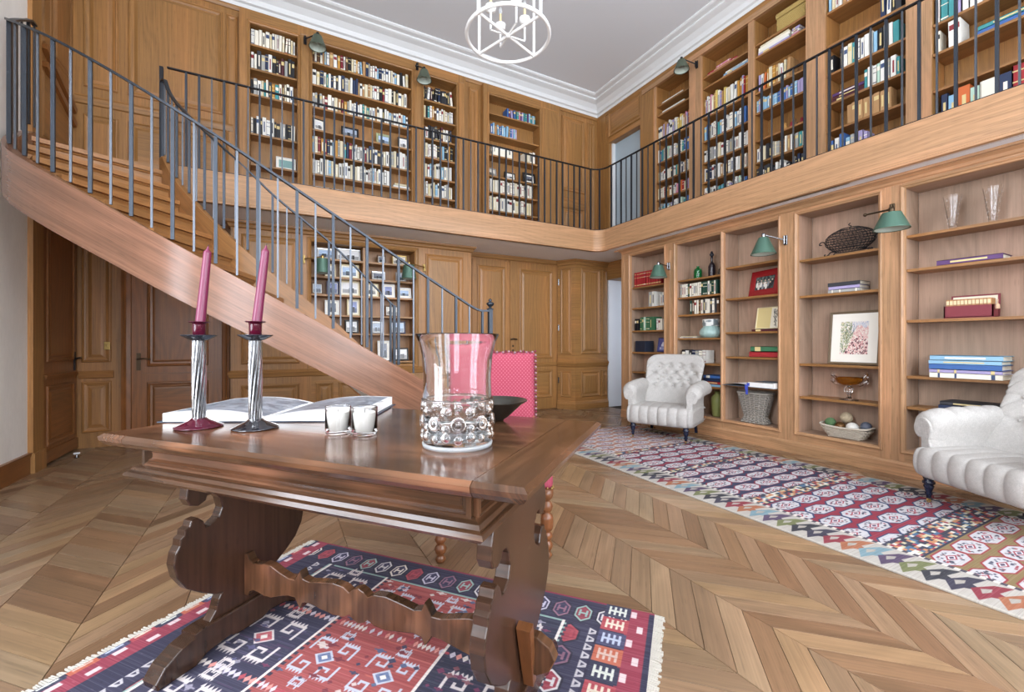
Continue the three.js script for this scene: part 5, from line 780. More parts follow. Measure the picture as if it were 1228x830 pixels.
function candlestick(label, u, z, foot, h = 0.4) {
  const c = thing('candlestick', label, 'candlestick', tpos(u, z));
  mesh('foot', lathe([[0, 0], [0.072, 0.0], [0.074, 0.006], [0.055, 0.014], [0.03, 0.026], [0.022, 0.034], [0, 0.034]], 40), foot, c);
  const n = 12, y0 = 0.034, y1 = 0.305;
  mesh('stem', surf(72, 30, (a, b) => { const t = a * 2 * PI, r = 0.0195 * (1 + 0.06 * Math.sin(b * PI)) * (1 + 0.07 * Math.cos(n * (t + b * 1.1))); return [Math.cos(t) * r, y0 + (y1 - y0) * b, Math.sin(t) * r]; }), M.stem, c);
  mesh('drip_pan', lathe([[0, 0.304], [0.016, 0.304], [0.03, 0.309], [0.054, 0.322], [0.055, 0.325], [0.03, 0.316], [0.018, 0.314], [0, 0.314]], 36), M.smoke, c);
  mesh('socket', lathe([[0, 0.314], [0.019, 0.314], [0.02, 0.36], [0.021, 0.366], [0.032, 0.369], [0.032, 0.372], [0.02, 0.371], [0.0155, 0.368], [0.0155, 0.328], [0, 0.328]], 32), M.ruby, c);
  return c;
}
function candle(label, u, z, lx, lz) {
  const g = lathe([[0, 0.0], [0.0125, 0], [0.0125, 0.03], [0.0155, 0.05], [0.0125, 0.285], [0.0115, 0.292], [0.004, 0.302], [0.003, 0.31], [0, 0.312]], 24);
  const c = thing('taper_candle', label, 'candle', [tpos(u, z)[0], TY + 0.329, tpos(u, z)[2]]); mesh('wax', g, M.wax, c); mesh('wick', rod([0, 0.308, 0], [0.001, 0.318, 0], 0.0012), M.ironD, c); c.rotation.set(lx, 0, lz);
}
candlestick('tall twisted glass candlestick with a clear ruby foot, nearest the open book edge', -0.549, 0.222, M.ruby); candlestick('tall twisted glass candlestick with a black foot', -0.344, 0.165, phys({ color: '#14131a', roughness: 0.05, clearcoat: 1 }));
candle('pink taper candle leaning in the ruby footed candlestick', -0.549, 0.222, 0.0, -0.085); candle('pink taper candle leaning in the black footed candlestick', -0.344, 0.165, 0.0, -0.105);
{ // big open art book
  const b = thing('open_book', 'large open art book lying behind the candlesticks on the table', 'book', [0.055, TY + 0.0005, -2.075], -Math.atan2(0.36, 0.69) * 0.98);
  const w = 0.37, d = 0.44, paper = std({ color: '#f2f1ee', roughness: 0.75 });
  const pic = s => canvasTex(256, 320, (x, W, H) => { x.fillStyle = '#e9e9e8'; x.fillRect(0, 0, W, H); x.fillStyle = s ? '#77828f' : '#6b7682'; x.fillRect(10, 14, W - 20, H - 40); for (let k = 0; k < 240; k++) { const g = Math.floor(rr(70, 190)); x.fillStyle = `rgba(${g},${g + 6},${g + 14},0.5)`; x.beginPath(); x.ellipse(rr(14, W - 14), rr(20, H - 40), rr(4, 34), rr(3, 14), rr(0, 3), 0, 7); x.fill(); } });
  mesh('cover', merge([box(-w / 2 - 0.006, 0.002, 0, w + 0.02, 0.004, d + 0.014), box(w / 2 + 0.006, 0.002, 0, w + 0.02, 0.004, d + 0.014)]), std({ color: '#2b3644', roughness: 0.5 }), b);
  for (const s of [-1, 1]) {
    const hgt = a => 0.006 + 0.042 * Math.pow(Math.sin(Math.min(1, a * 1.25 + 0.06) * PI / 2), 0.8) * (1 - 0.35 * a * a * (s < 0 ? 1 : 0.6));
    const g = new MB(); const N = 18; for (let i = 0; i < N; i++) { const a = i / N, c = (i + 1) / N, x0 = s * a * w, x1 = s * c * w; g.quad([x0, 0.004, d / 2], [x1, 0.004, d / 2], [x1, hgt(c), d / 2], [x0, hgt(a), d / 2]); g.quad([x0, 0.004, -d / 2], [x0, hgt(a), -d / 2], [x1, hgt(c), -d / 2], [x1, 0.004, -d / 2]); }
    g.quad([s * w, 0.004, d / 2], [s * w, 0.004, -d / 2], [s * w, hgt(1), -d / 2], [s * w, hgt(1), d / 2]); mesh('page_block', g.geo(), paper, b);
    mesh('page', surf(24, 2, (u, v) => [s * u * w, hgt(u) + 0.0006, d / 2 - v * d]), std({ map: pic(s), roughness: 0.35 }), b);
  }
}
function jarCandle(label, u, z) {
  const c = thing('jar_candle', label, 'candle', tpos(u, z), 0, undefined);
  mesh('glass_jar', lathe([[0, 0.0], [0.036, 0.0], [0.04, 0.004], [0.041, 0.088], [0.0395, 0.09], [0.038, 0.088], [0.0368, 0.012], [0, 0.011]], 40), M.glass, c);
  mesh('wax', lathe([[0, 0.0125], [0.0358, 0.0125], [0.0362, 0.07], [0.034, 0.072], [0.012, 0.070], [0, 0.069]], 32), std({ color: '#f3f0e8', roughness: 0.6 }), c); mesh('wick', rod([0, 0.068, 0], [0.002, 0.08, 0], 0.0012), M.ironD, c);
}
jarCandle('white wax candle in a clear glass jar, the one beside the black candlestick', -0.02, 0.12); jarCandle('white wax candle in a clear glass jar, the one beside the crystal vase', 0.075, 0.105);
{ // flared crystal vase with moulded medallions
  const v = thing('crystal_vase', 'large clear crystal vase with flared rim and frosted medallions on the table', 'vase', tpos(0.425, 0.12));
  const R = 0.098; mesh('body', lathe([[0, 0.006], [0.09, 0.006], [R, 0.012], [R + 0.002, 0.135], [R, 0.2], [R + 0.004, 0.26], [R + 0.014, 0.3], [R + 0.024, 0.32], [R + 0.022, 0.323], [R + 0.009, 0.3], [R - 0.004, 0.25], [R - 0.008, 0.2], [R - 0.007, 0.12], [R - 0.008, 0.03], [0, 0.026]], 72), M.glass, v);
  mesh('base_ring', lathe([[R - 0.012, 0], [R + 0.002, 0.001], [R + 0.004, 0.01], [R - 0.002, 0.014], [R - 0.012, 0.01], [R - 0.012, 0]], 60), M.frost, v);
  mesh('shoulder_ring', new THREE.TorusGeometry(R + 0.002, 0.004, 10, 72).rotateX(PI / 2).translate(0, 0.135, 0), M.satin, v);
  const med = lathe([[0, 0.010], [0.006, 0.009], [0.008, 0.005], [0.012, 0.006], [0.016, 0.008], [0.02, 0.004], [0.021, 0]], 18).rotateX(PI / 2), small = lathe([[0, 0.009], [0.006, 0.008], [0.009, 0.004], [0.012, 0.006], [0.014, 0]], 14).rotateX(PI / 2);
  for (let k = 0; k < 9; k++) for (const [y, g, o, s] of [[0.038, small, 0, 1], [0.075, med, 0.5, 1], [0.108, small, 0, 1.05], [0.062, small, 0, 0.9], [0.122, small, 0.5, 0.8], [0.032, small, 0.5, 0.9]]) { const a = (k + o) / 9 * 2 * PI, m = mesh('medallion', g, M.satin, v); m.position.set(Math.sin(a) * (R + 0.001), y, Math.cos(a) * (R + 0.001)); m.rotation.y = a; m.scale.setScalar(s); }
}
{ const b = thing('metal_bowl', 'dark pointed metal bowl half hidden behind the crystal vase', 'bowl', tpos(0.36, -0.29)); mesh('bowl', lathe([[0, 0], [0.035, 0], [0.04, 0.006], [0.055, 0.016], [0.105, 0.062], [0.128, 0.076], [0.126, 0.079], [0.1, 0.066], [0.05, 0.022], [0, 0.014]], 36), std({ color: '#5a5852', metalness: 0.9, roughness: 0.28 }), b); }
// ---------------------------------------------------------------- lantern chandelier
{ const CX = 1.85, CZ = -3.5, Y0 = 3.9, Y1 = 4.72, R = 0.375, wh = std({ color: '#f1f1ef', roughness: 0.55 }), c = thing('lantern_chandelier', 'white plaster drum lantern chandelier hanging from the ceiling', 'chandelier', [CX, Y0, CZ], 0.35);
  for (const y of [0, Y1 - Y0]) mesh('ring', new THREE.TorusGeometry(R, 0.016, 10, 64).rotateX(PI / 2).translate(0, y, 0), wh, c);
  for (let k = 0; k < 4; k++) { const a = k * PI / 2; mesh('upright', rod([Math.cos(a) * R, 0, Math.sin(a) * R], [Math.cos(a) * R, Y1 - Y0, Math.sin(a) * R], 0.014, 8), wh, c); }
  for (let k = 0; k < 2; k++) { const a = k * PI / 2, x = Math.cos(a) * R, z = Math.sin(a) * R; for (const y of [0, Y1 - Y0]) mesh('crossbar', rod([x, y, z], [-x, y, -z], 0.013, 8), wh, c); }
  mesh('hub', new THREE.SphereGeometry(0.03, 14, 10).scale(1, 0.7, 1), wh, c); mesh('hanging_rod', rod([0, Y1 - Y0, 0], [0, CEIL - Y0 - 0.02, 0], 0.012, 8), wh, c); mesh('ceiling_rose', lathe([[0, 0], [0.03, 0.0], [0.07, 0.03], [0.075, 0.04], [0, 0.04]], 24, 0, CEIL - Y0 - 0.041, 0), wh, c);
  for (let k = 0; k < 4; k++) { const a = k * PI / 2 + 0.4, x = Math.cos(a) * 0.17, z = Math.sin(a) * 0.17; const l = mesh('candle_arm', merge([rod([x, -0.0, z], [x, 0.16, z], 0.01), rod([x, 0, z], [x * 0.1, 0.0, z * 0.1], 0.008), lathe([[0, 0.155], [0.015, 0.155], [0.045, 0.175], [0.05, 0.21], [0.04, 0.215], [0, 0.2]], 16, x, 0, z)]), wh, c); mesh('candle_sleeve', rod([x, 0.2, z], [x, 0.31, z], 0.011, 10), std({ color: '#e6cfa0', roughness: 0.6 }), l); mesh('bulb', lathe([[0, 0.31], [0.009, 0.312], [0.018, 0.335], [0.012, 0.365], [0, 0.385]], 12, x, 0, z), M.frost, l); }
}
// ---------------------------------------------------------------- swing-arm lamps on the bookcases
M.shade = std({ color: '#4c6b5c', roughness: 0.42, metalness: 0.35, side: THREE.DoubleSide }); M.shadeIn = std({ color: '#b9c4b8', roughness: 0.6, side: THREE.DoubleSide }); M.shadeOld = std({ color: '#5c6656', roughness: 0.5, metalness: 0.4, side: THREE.DoubleSide });
function lamp(label, frame, bx, by, elbow, sx, sy, sz, r0, r1, h, arm = M.brass, shade = M.shade) {
  const l = put(thing('bookcase_lamp', label, 'lamp'), frame);
  mesh('wall_plate', merge([new RoundedBoxGeometry(0.035, 0.1, 0.014, 2, 0.005).translate(bx, by, 0.018), rod([bx, by, 0.01], [bx, by, 0.05], 0.01), rod([bx, by - 0.04, 0.045], [bx, by + 0.04, 0.045], 0.009)]), arm, l);
  const top = [sx, sy + h / 2 + 0.03, sz], pts = [[bx, by, 0.045], ...(elbow ? [elbow] : []), top]; for (let i = 0; i + 1 < pts.length; i++) mesh('arm', rod(pts[i], pts[i + 1], 0.007, 8), arm, l); if (elbow) mesh('elbow', new THREE.SphereGeometry(0.014, 10, 8).translate(...elbow), arm, l);
  const s = mesh('shade', lathe([[r0, h / 2], [r1, -h / 2 + 0.008], [r1 + 0.003, -h / 2], [r1 - 0.002, -h / 2 + 0.004], [r0 - 0.003, h / 2 - 0.003], [r0, h / 2]], 32, sx, sy, sz), shade, l); mesh('lining', lathe([[r0 - 0.006, h / 2 - 0.006], [r1 - 0.007, -h / 2 + 0.004]], 32, sx, sy, sz), M.shadeIn, s);
  mesh('socket', merge([lathe([[0, h / 2 + 0.045], [0.016, h / 2 + 0.045], [0.02, h / 2 + 0.03], [0.02, h / 2 - 0.04], [0, h / 2 - 0.04]], 16, sx, sy, sz), lathe([[r0 + 0.001, h / 2], [0.02, h / 2 + 0.004]], 16, sx, sy, sz)]), arm, l);
  mesh('bulb', new THREE.SphereGeometry(0.026, 14, 10).translate(sx, sy + h / 2 - 0.065, sz), M.frost, l); return l;
}
lamp('green metal swing lamp between the narrow bay and the bottle bay', FLR, -4.07, 2.12, null, -4.09, 2.04, 0.19, 0.055, 0.11, 0.16, M.steel);
lamp('green metal swing lamp above the red photograph frame', FLR, -2.572, 2.151, null, -2.69, 2.095, 0.2, 0.045, 0.115, 0.17, M.steel);
lamp('green metal swing lamp between the wire urn and the crystal vases', FLR, -1.70, 2.225, [-1.8, 2.175, 0.24], -1.615, 2.075, 0.26, 0.062, 0.115, 0.13, M.bronze);
lamp('small green lamp on the stair side of the photograph shelves', FNB, 0.284, 2.12, null, 0.483, 2.03, 0.17, 0.07, 0.09, 0.17); lamp('small green lamp on the door side of the photograph shelves', FNB, 1.783, 2.14, null, 1.529, 2.04, 0.17, 0.07, 0.095, 0.18);
lamp('old bell lamp between the stair-side and wide gallery bays', FUB, 0.31, 4.888, null, 0.44, 4.80, 0.2, 0.05, 0.1, 0.14, M.ironD, M.shadeOld); lamp('old bell lamp between the wide and narrow gallery bays', FUB, 1.735, 4.99, [1.69, 4.93, 0.12], 1.78, 4.78, 0.2, 0.05, 0.1, 0.14, M.ironD, M.shadeOld); lamp('old bell lamp on the gallery bookcase by the grey upper doorway', FUR, -4.02, 4.9, null, -4.12, 4.89, 0.2, 0.05, 0.1, 0.13, M.ironD, M.shadeOld);
// ---------------------------------------------------------------- framed photographs
const photoTex = Array.from({ length: 6 }, (_, k) => canvasTex(96, 96, (x, w, h) => {
  const tint = [[150, 160, 175], [190, 185, 175], [120, 130, 170], [205, 205, 205], [95, 100, 112], [160, 180, 205]][k], T = (f) => `rgb(${tint.map(c => Math.round(cl(c * f))).join(',')})`; x.fillStyle = T(1.1); x.fillRect(0, 0, w, h); x.fillStyle = T(0.75); x.fillRect(0, h * 0.6, w, h * 0.4);
  for (let q = 0; q < 3 + k % 3; q++) { const px = rr(20, 76), s = rr(10, 18); x.fillStyle = T(rr(0.2, 0.5)); x.fillRect(px - s / 2, 46, s, 50); x.fillStyle = T(1.3); x.beginPath(); x.arc(px, 40, s * 0.42, 0, 7); x.fill(); } }));
const photoMat = photoTex.map(t => std({ map: t, roughness: 0.25 }));
const FR = { black: std({ color: '#1b1a1c', roughness: 0.35 }), silver: std({ color: '#b9bbbd', roughness: 0.28, metalness: 0.8 }), cream: std({ color: '#e3d6ae', roughness: 0.6 }), white: std({ color: '#ecebe6', roughness: 0.5 }), brown: std({ color: '#5d4027', roughness: 0.5 }), navy: std({ color: '#23284a', roughness: 0.4 }), gilt: std({ color: '#b79b5e', roughness: 0.4, metalness: 0.6 }), red: std({ color: '#8d1c22', roughness: 0.18 }) };
const matBoard = std({ color: '#efebe0', roughness: 0.8 });
function frame(label, wall, x, y, z, w, h, col, pic, bw, mat = 0, turn = 0, lean = 0.14, group) {
  const p = toWorld(wall, x, y + 0.003 + 0.016 * Math.sin(lean), z), f = thing('picture_frame', label, 'picture frame', p.toArray(), wall[1] + turn, group), t = 0.016; const o = new THREE.Group(); 
  const L = g => g.translate(0, h / 2, 0).rotateX(-lean);
  mesh('frame', L(frameGeo(w, h, [[0, -t], [0, 0.002], [bw * 0.2, 0.006], [bw * 0.8, 0.004], [bw, -0.002], [bw, -0.006]], false)), FR[col] || col, f); mesh('backing', L(box(0, 0, -t / 2 - 0.005, w - 0.002, h - 0.002, t - 0.007)), FR.brown, f);
  if (mat) mesh('mount', L(box(0, 0, -0.006, w - 2 * bw, h - 2 * bw, 0.002)), matBoard, f);
  const iw = w - 2 * bw - 2 * mat, ih = h - 2 * bw - 2 * mat; mesh('picture', L(new THREE.PlaneGeometry(iw, ih).translate(0, 0, -0.0045)), pic, f);
  mesh('strut', merge([bar([0, 0.002, -lean * h * 0.2 - Math.min(h * 0.28, 0.06)], [0, h * 0.6 * Math.cos(lean), -t - h * 0.6 * Math.sin(lean)], 0.012, 0.004)]), FR.brown, f); return f;
}
{ const s = [2.166, 1.941, 1.715, 1.461, 1.231, 0.865], z = -0.13, ph = i => photoMat[i % 6];
  const L = [ // x, shelf, w, h, colour, picture, label
    [0.54, 0, 0.2, 0.14, 'silver', 5, 'silver frame with a bright blue photograph, top shelf beside the stair-side lamp'], [0.82, 0, 0.3, 0.16, 'silver', 3, 'wide silver group photograph frame on the top shelf by the divider'], [1.24, 0, 0.12, 0.12, 'brown', 4, 'small brown framed photograph on the top shelf right of the divider'], [1.48, 0, 0.2, 0.14, 'gilt', 1, 'gilt framed photograph on the top shelf above the door-side lamp'],
    [0.60, 1, 0.13, 0.17, 'cream', 3, 'cream photograph card standing behind the stair-side lamp'], [0.83, 1, 0.24, 0.185, 'cream', 5, 'cream photograph folder on the second shelf by the divider'], [1.2, 1, 0.18, 0.12, 'silver', 4, 'low silver framed photograph on the second shelf'], [1.5, 1, 0.14, 0.13, 'silver', 0, 'silver framed photograph tucked behind the door-side lamp'],
    [0.45, 2, 0.14, 0.15, 'brown', 0, 'brown framed photograph on the third shelf next to the navy frame'], [0.63, 2, 0.15, 0.18, 'navy', 2, 'navy framed portrait on the third shelf'], [0.835, 2, 0.25, 0.2, 'cream', 3, 'large cream photograph card on the third shelf by the divider'], [1.11, 2, 0.18, 0.18, 'cream', 1, 'cream framed portrait on the third shelf just past the divider'], [1.33, 2, 0.17, 0.19, 'white', 2, 'white framed portrait with a blue print on the third shelf'], [1.55, 2, 0.19, 0.15, 'white', 5, 'wide white framed photograph at the door end of the third shelf'],
    [0.62, 3, 0.17, 0.19, 'white', 4, 'white mounted photograph on the fourth shelf of the stair column'], [0.88, 3, 0.16, 0.22, 'cream', 2, 'tall cream photograph card on the fourth shelf'], [1.38, 3, 0.19, 0.15, 'brown', 1, 'brown photograph easel frame on the fourth shelf of the door column'],
    [0.86, 4, 0.17, 0.17, 'black', 3, 'black framed photograph on the fifth shelf of the stair column'], [1.18, 4, 0.15, 0.16, 'silver', 0, 'silver framed photograph on the fifth shelf of the door column'], [1.46, 4, 0.2, 0.17, 'navy', 5, 'navy framed photograph on the fifth shelf of the door column'], [0.62, 4, 0.14, 0.12, 'silver', 4, 'low silver photograph frame on the fifth shelf of the stair column'],
    [1.27, 5, 0.16, 0.27, 'white', 4, 'tall white framed photograph standing on the lowest photograph shelf'], [1.5, 5, 0.2, 0.17, 'black', 3, 'black framed photograph standing on the lowest photograph shelf']];
  for (const [x, r, w, h, c, p, l] of L) frame(l, FNB, x, s[r], z, w, h, c, ph(p), 0.018, c === 'cream' || c === 'white' ? 0.02 : 0.006, rr(-0.1, 0.1), 0.14, 'framed photographs in the niche');
  // gallery, wide bay fourth shelf and bottom; single bay fourth shelf
  const g = 'framed photographs on the gallery';
  frame('white edged photograph leaning at the stair end of the gallery picture shelf', FUB, 0.48, 3.835, -0.09, 0.15, 0.17, 'black', ph(3), 0.014, 0.02, 0.2, 0.2, g); frame('black landscape photograph frame on the gallery picture shelf', FUB, 0.86, 3.835, -0.1, 0.22, 0.15, 'black', ph(0), 0.024, 0, 0, 0.14, g); frame('pale green framed landscape photograph on the gallery picture shelf', FUB, 1.3, 3.835, -0.1, 0.2, 0.16, std({ color: '#9aa07c', roughness: 0.6 }), ph(5), 0.03, 0, 0, 0.14, g); frame('black framed square photograph at the lamp end of the picture shelf', FUB, 1.57, 3.835, -0.1, 0.15, 0.17, 'black', ph(3), 0.016, 0.02, 0, 0.1, g);
  [0.52, 0.72, 0.9].forEach((x, i) => frame(`${['first', 'second', 'third'][i]} white mounted photograph from the stair end, bottom wide gallery shelf`, FUB, x, GAL + 0.12, -0.1, 0.17, 0.22, 'white', ph(i), 0.012, 0.03, 0, 0.1, g)); [1.29, 1.44, 1.585].forEach((x, i) => frame(`${['third', 'second', 'first'][i]} white mounted photograph from the lamp end, bottom wide gallery shelf`, FUB, x, GAL + 0.12, -0.1 - (i % 2) * 0.03, 0.13, 0.2, 'white', ph(i + 3), 0.012, 0.025, 0, 0.1, g));
  frame('white picture card with a green landscape on the stair-side gallery bay', FUB, 0.1, 3.262, -0.1, 0.22, 0.16, 'white', std({ color: '#7fa3a0', roughness: 0.6 }), 0.012, 0.02, 0, 0.1);
  frame('small silver framed photograph at the stair end of the single bay', FUB, 2.96, 3.702, -0.1, 0.16, 0.14, 'silver', ph(1), 0.016, 0, 0.1, 0.14, g); frame('black edged photograph in the middle of the single bay', FUB, 3.28, 3.702, -0.1, 0.2, 0.13, 'black', ph(3), 0.018, 0.02, 0, 0.14, g); frame('large black framed photograph at the corner end of the single bay', FUB, 3.64, 3.702, -0.1, 0.23, 0.19, 'black', ph(4), 0.035, 0.02, 0, 0.14, g);
}
// ---------------------------------------------------------------- ornaments on the lower shelves
const on = (x, y, z = -0.14) => toWorld(FLR, x, y + 0.0005, z).toArray(), RY = -PI / 2;
frame('family photograph in a glossy dark red frame below the green lamp', FLR, -2.9, 1.621, -0.12, 0.40, 0.29, 'red', std({ map: canvasTex(256, 160, (x, w, h) => { x.fillStyle = '#3c4448'; x.fillRect(0, 0, w, h); for (let k = 0; k < 90; k++) { x.fillStyle = `rgba(${pick(['90,110,100', '40,46,50', '120,130,128'])},0.6)`; x.beginPath(); x.arc(rr(0, w), rr(0, h * 0.6), rr(6, 20), 0, 7); x.fill(); } for (let q = 0; q < 9; q++) { const px = 30 + q * 24 + rr(-6, 6), py = 50 + (q % 2) * 30; x.fillStyle = pick(['#e8e6e0', '#2a2c34', '#d8d2c8', '#8a9098']); x.beginPath(); x.ellipse(px, py + 48, 15, 34, 0, 0, 7); x.fill(); x.fillStyle = '#d9c0aa'; x.beginPath(); x.arc(px, py, 9, 0, 7); x.fill(); } }), roughness: 0.2 }), 0.072, 0, -0.25, 0.2);
frame('framed garden watercolour with a wide white mount on the bookcase shelf', FLR, -2.05, 0.90, -0.12, 0.42, 0.5, std({ color: '#6b5a44', roughness: 0.5 }), std({ map: canvasTex(320, 320, (x, w, h) => { x.fillStyle = '#e8dfd6'; x.fillRect(0, 0, w, h); for (let k = 0; k < 1300; k++) { const px = rr(0, w), py = rr(0, h), pink = px + py > 300 + 60 * Math.sin(px / 40); x.fillStyle = pink ? `rgba(${pick(['196,120,120', '226,178,170', '214,150,146'])},0.5)` : py < 110 && px > 130 ? `rgba(${pick(['176,186,206', '200,204,216', '150,160,190'])},0.5)` : `rgba(${pick(['96,118,74', '150,160,96', '70,86,66', '186,170,110', '120,150,110'])},0.5)`; x.beginPath(); x.ellipse(px, py, rr(3, 12), rr(2, 6), rr(0, 3), 0, 7); x.fill(); } for (let k = 0; k < 90; k++) { const px = rr(60, w), py = rr(150, h); if (px + py < 330) continue; x.fillStyle = '#5a2836'; x.beginPath(); x.ellipse(px, py, rr(6, 10), rr(4, 6), -0.5, 0, 7); x.fill(); } for (let k = 0; k < 12; k++) { x.strokeStyle = '#3e4a38'; x.lineWidth = rr(1, 4); x.beginPath(); x.moveTo(rr(20, 150), rr(140, 200)); x.lineTo(rr(20, 200), rr(10, 90)); x.stroke(); } }), roughness: 0.6 }), 0.022, 0.075, -0.04, 0.1);
{ const f = frame('cream cardboard picture with a dark figure sketch on the planter bay', FLR, -2.86, 1.256, -0.13, 0.28, 0.24, 'cream', std({ map: canvasTex(200, 170, (x, w, h) => { x.fillStyle = '#dcc98e'; x.fillRect(0, 0, w, h); x.fillStyle = '#e7e0cc'; x.fillRect(128, 0, 72, h); x.strokeStyle = '#4a4a48'; x.lineWidth = 4; for (let k = 0; k < 14; k++) { x.beginPath(); x.moveTo(rr(145, 190), rr(10, 160)); x.lineTo(rr(145, 190), rr(10, 160)); x.stroke(); } }), roughness: 0.7 }), 0.008, 0, -0.15, 0.16); }
frame('navy photograph of a white domed building on the narrow bay', FLR, -4.32, 0.977, -0.12, 0.24, 0.2, std({ color: '#3a3c6c', roughness: 0.5 }), std({ map: canvasTex(160, 128, (x, w, h) => { x.fillStyle = '#565a9a'; x.fillRect(0, 0, w, h); x.fillStyle = '#dfe2f0'; x.beginPath(); x.arc(80, 52, 18, 0, 7); x.fill(); x.fillRect(50, 56, 60, 24); x.fillStyle = '#9aa0cc'; x.fillRect(20, 84, 120, 30); x.fillStyle = '#e8eaf4'; x.fillRect(34, 90, 20, 16); x.fillRect(104, 90, 20, 16); }), roughness: 0.3 }), 0.01, 0, -0.3, 0.14);
{ const b = thing('storage_box', 'dark navy slatted box on the narrow bay beside the domed building photograph', 'box', on(-4.66, 0.977), RY); mesh('body', new RoundedBoxGeometry(0.2, 0.16, 0.17, 2, 0.006).translate(0, 0.08, 0), std({ color: '#242a3a', roughness: 0.6 }), b); for (let k = 0; k < 6; k++) mesh('rib', box(-0.085 + k * 0.034, 0.08, 0.087, 0.012, 0.15, 0.006), std({ color: '#1b2030', roughness: 0.5 }), b); }
function bottle(label, x, y, pts, m, stopper) { const b = thing('glass_bottle', label, 'bottle', on(x, y)); mesh('body', lathe(pts, 28), m, b); if (stopper) mesh('stopper', lathe(stopper, 20), M.smoke, b); }
bottle('green glass bottle with a short neck on the top bottle shelf', -3.745, 1.918, [[0, 0], [0.045, 0], [0.05, 0.008], [0.05, 0.1], [0.042, 0.125], [0.018, 0.14], [0.017, 0.16], [0.02, 0.163], [0.014, 0.163], [0.012, 0.14], [0.036, 0.122], [0.045, 0.1], [0.045, 0.012], [0, 0.01]], phys({ color: '#2f9c58', transmission: 0.75, thickness: 0.02, roughness: 0.04, ior: 1.5 }));
bottle('tall dark glass decanter with a ball stopper on the bottle shelf', -3.545, 1.918, [[0, 0], [0.04, 0], [0.042, 0.01], [0.042, 0.13], [0.026, 0.165], [0.014, 0.18], [0.013, 0.23], [0.022, 0.236], [0.011, 0.24], [0, 0.24]], phys({ color: '#332a30', transmission: 0.35, thickness: 0.02, roughness: 0.05, ior: 1.5 }), [[0, 0.24], [0.01, 0.241], [0.012, 0.25], [0.026, 0.268], [0.026, 0.28], [0.012, 0.298], [0.016, 0.31], [0, 0.318]]);
bottle('conical smoky glass carafe at the end of the bottle shelf', -3.395, 1.918, [[0, 0], [0.062, 0], [0.064, 0.008], [0.022, 0.13], [0.02, 0.15], [0.034, 0.162], [0.03, 0.165], [0.016, 0.15], [0.018, 0.13], [0.058, 0.012], [0, 0.01]], phys({ color: '#7d7468', transmission: 0.7, thickness: 0.02, roughness: 0.05, ior: 1.5 }));
{ const v = thing('ribbed_vase', 'pale celadon ribbed pot with a speckled white collar on the bottle bay', 'vase', on(-3.535, 1.169, -0.115)); mesh('pot', surf(96, 30, (u, w) => { const t = u * 2 * PI, y = 0.145 * w, r = (0.07 + 0.062 * Math.sin(Math.pow(w, 0.8) * PI * 0.92 + 0.1)) * (1 + 0.035 * Math.abs(Math.cos(t * 9))); return [Math.cos(t) * r, y, Math.sin(t) * r]; }), std({ color: '#9db8b2', roughness: 0.3 }), v);
  mesh('collar', lathe([[0.085, 0.142], [0.098, 0.146], [0.102, 0.225], [0.096, 0.227], [0.09, 0.15], [0, 0.148]], 40), std({ map: dataTex(64, 64, (u, w) => { const k = vn(u * 22, w * 12, 22, 12, 8); return k > 0.62 ? [120, 130, 132] : [222, 222, 216]; }), roughness: 0.5 }), v); }
{ const v = thing('stoneware_jug', 'tall olive green stoneware bottle vase on the lowest shelf behind the armchair', 'vase', on(-3.47, 0.215)); mesh('body', lathe([[0, 0], [0.05, 0], [0.056, 0.01], [0.07, 0.16], [0.072, 0.21], [0.055, 0.25], [0.03, 0.27], [0.028, 0.29], [0.036, 0.3], [0.026, 0.298], [0.02, 0.27], [0, 0.26]], 32), std({ color: '#9aa05e', roughness: 0.3 }), v); }
// woven baskets: strands built round a flared body
function weaveBody(name, parent, mat, rx, rz, prof, rows, n, r) { // prof: t -> [scale, y]
  const gs = []; for (let k = 0; k < rows; k++) { const pts = []; for (let i = 0; i < n; i++) { const a = i / n * 2 * PI, [s, y] = prof((k + 0.5) / rows), q = 1 + ((i + k) % 2 ? 0.045 : -0.045), sq = Math.pow(Math.pow(Math.abs(Math.cos(a)), 4) + Math.pow(Math.abs(Math.sin(a)), 4), -0.25); pts.push([Math.cos(a) * rx * s * q * sq, y, Math.sin(a) * rz * s * q * sq]); } gs.push(tube(pts, r, n * 2, 5, true)); }
  const m = mesh(name, merge(gs), mat, parent); m.userData.kind = 'stuff';
  const st = []; for (let i = 0; i < n / 2; i++) { const a = (i + 0.25) / (n / 2) * 2 * PI, sq = Math.pow(Math.pow(Math.abs(Math.cos(a)), 4) + Math.pow(Math.abs(Math.sin(a)), 4), -0.25), P = t => { const [s, y] = prof(t); return [Math.cos(a) * rx * s * sq, y, Math.sin(a) * rz * s * sq]; }; st.push(tube([P(0), P(0.2), P(0.5), P(0.8), P(1)], r * 0.9, 8, 5)); } const q = mesh('stakes', merge(st), mat, parent); q.userData.kind = 'stuff';
}
M.wicker = std({ color: '#9c958b', roughness: 0.85 }); M.wickerL = std({ color: '#c9bfae', roughness: 0.85 });
